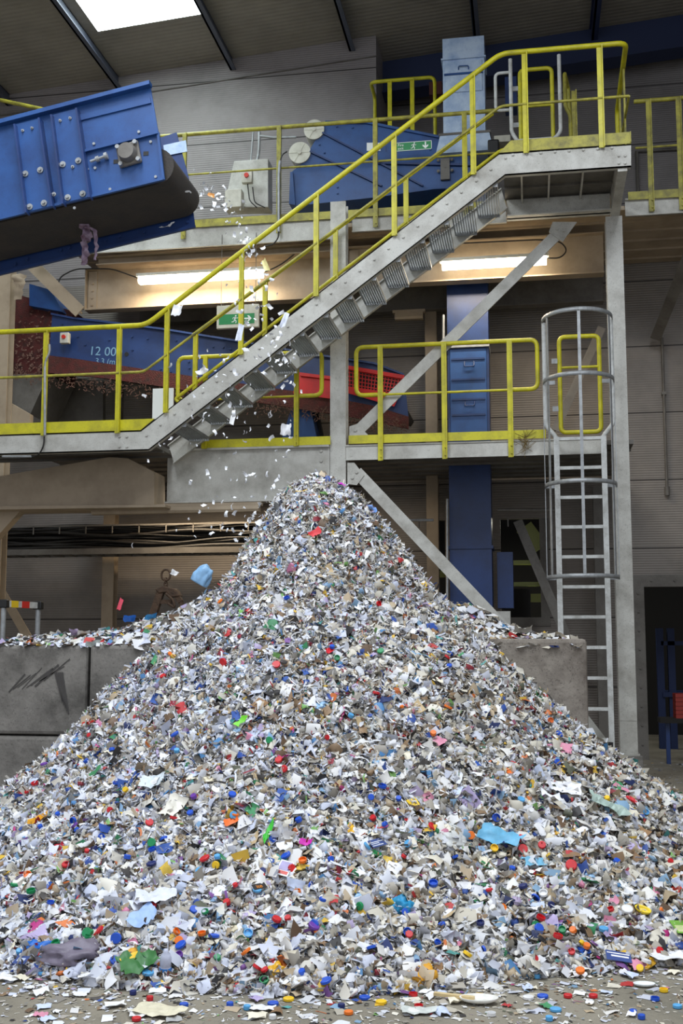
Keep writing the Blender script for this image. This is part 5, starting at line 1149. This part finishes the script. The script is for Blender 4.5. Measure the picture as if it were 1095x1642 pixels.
# ---------------------------------------------------------------- scraps falling from the conveyor
fall = [sheet(4, 3, .055, .028, .5, .15, .25, 90+i).mesh('falling_scrap') for i in range(6)]
FW = cm_('white falling paper', (238,240,244), .6)
for k in range(270):
    if k < 70: u = random.random(); px = 300+ (u**.6)*125 + random.gauss(0, 10); py = 285+u*170+random.gauss(0, 14)
    elif k < 130: u = random.random(); px = 400+60*u+random.gauss(0, 20); py = 450+u*170
    else: px = random.gauss(385, 70); py = random.uniform(560, 880); px = min(px, np.interp(py, [560,760,880], [500,450,370]))
    p = at(px, py, random.uniform(8.2, 9.3))
    reg = 'in the stream just below the conveyor mouth' if k < 70 else 'in front of the stairs above the heap' if k < 130 else 'over the left slope of the heap'
    put(random.choice(fall), 'falling_scrap', FW, p, (random.random()*6, random.random()*6, random.random()*6), 'small white paper scrap in mid air '+reg, 'paper scrap', 'white scraps falling '+reg, random.uniform(.35, .95))
def fly(mb, name, c, px, py, Y, rot, label, cat): return put(mb.mesh(name), name, cm_(name+' %d %d %d' % c, c, .4), at(px, py, Y), rot, label, cat)
fly(blob(.15,.10,.24,.22,4.5,4), 'blue_bag', (140,185,225), 322, 928, 8.6, (0,.5,0), 'pale blue plastic bag falling at the left shoulder of the heap', 'plastic bag')
fly(S(6,5,.07,.10,.4,.15,.3,101), 'white_scrap', (240,240,240), 285, 499, 8.7, (1.4,.3,0), 'white square scrap in mid air left of the stair rail', 'paper scrap')
fly(S(8,4,.05,.15,.4,.15,.3,102), 'white_film', (220,225,240), 386, 535, 8.7, (1.5,.1,0), 'long whitish film falling in front of the exit sign box', 'plastic film')
fly(S(8,4,.05,.15,.5,.15,.3,103), 'white_film', (225,230,245), 457, 512, 8.7, (1.5,.4,0), 'curved white film strip falling across the stringer', 'plastic film')
fly(S(7,5,.11,.06,.5,.15,.3,104), 'white_film', (225,225,225), 323, 597, 8.7, (1.4,-.5,0), 'pale crumpled film falling by the lower stair post', 'plastic film')
fly(S(7,5,.08,.10,.5,.15,.3,105), 'white_film', (225,225,228), 459, 690, 8.7, (1.5,.3,0), 'whitish film lump falling just above the peak', 'plastic film')
fly(S(5,4,.06,.05,.5,.15,.3,106), 'white_scrap', (245,245,245), 280, 920, 8.8, (1.4,.3,0), 'white scrap falling beside the grab ring', 'paper scrap')
fly(S(5,3,.03,.09,.3,.2,.2,107), 'pink_scrap', (225,80,100), 193, 970, 8.8, (1.5,.3,0), 'pink pointed scrap falling above the left blocks', 'plastic scrap')
fly(S(5,4,.05,.04,.5,.15,.3,108), 'orange_scrap', (225,160,90), 340, 314, 8.8, (1.4,.3,0), 'orange scrap falling just off the conveyor end', 'paper scrap')
fly(S(5,4,.04,.09,.5,.15,.3,109), 'yellow_scrap', (225,215,150), 426, 426, 8.8, (1.5,-.4,0), 'pale yellow scrap falling at the end of the left strip light', 'paper scrap')
fly(S(6,4,.04,.08,.3,.15,.2,110), 'white_scrap', (245,245,245), 373, 672, 8.7, (1.5,.3,0), 'bright white scrap falling in front of the lowest treads', 'paper scrap')
# dry weed on the lower platform edge
b = MB(); R_ = random.Random(4); base = at(842, 712, G-.06)
for k in range(40):
    a = R_.uniform(-1.2, 1.2); l_ = R_.uniform(.06, .17); c = base+Vector((R_.uniform(-.03,.03), 0, R_.uniform(-.08,.10)))
    b.bar(c, c+Vector((math.sin(a)*l_, R_.uniform(-.03,.03), math.cos(a)*l_*R_.choice((1,1,-.6)))), .004, .004)
tag(b.build('dry_weed', mat('dry weed', (104,84,40), .9)), 'dry brown weed tuft caught on the right platform kickboard', 'weed')
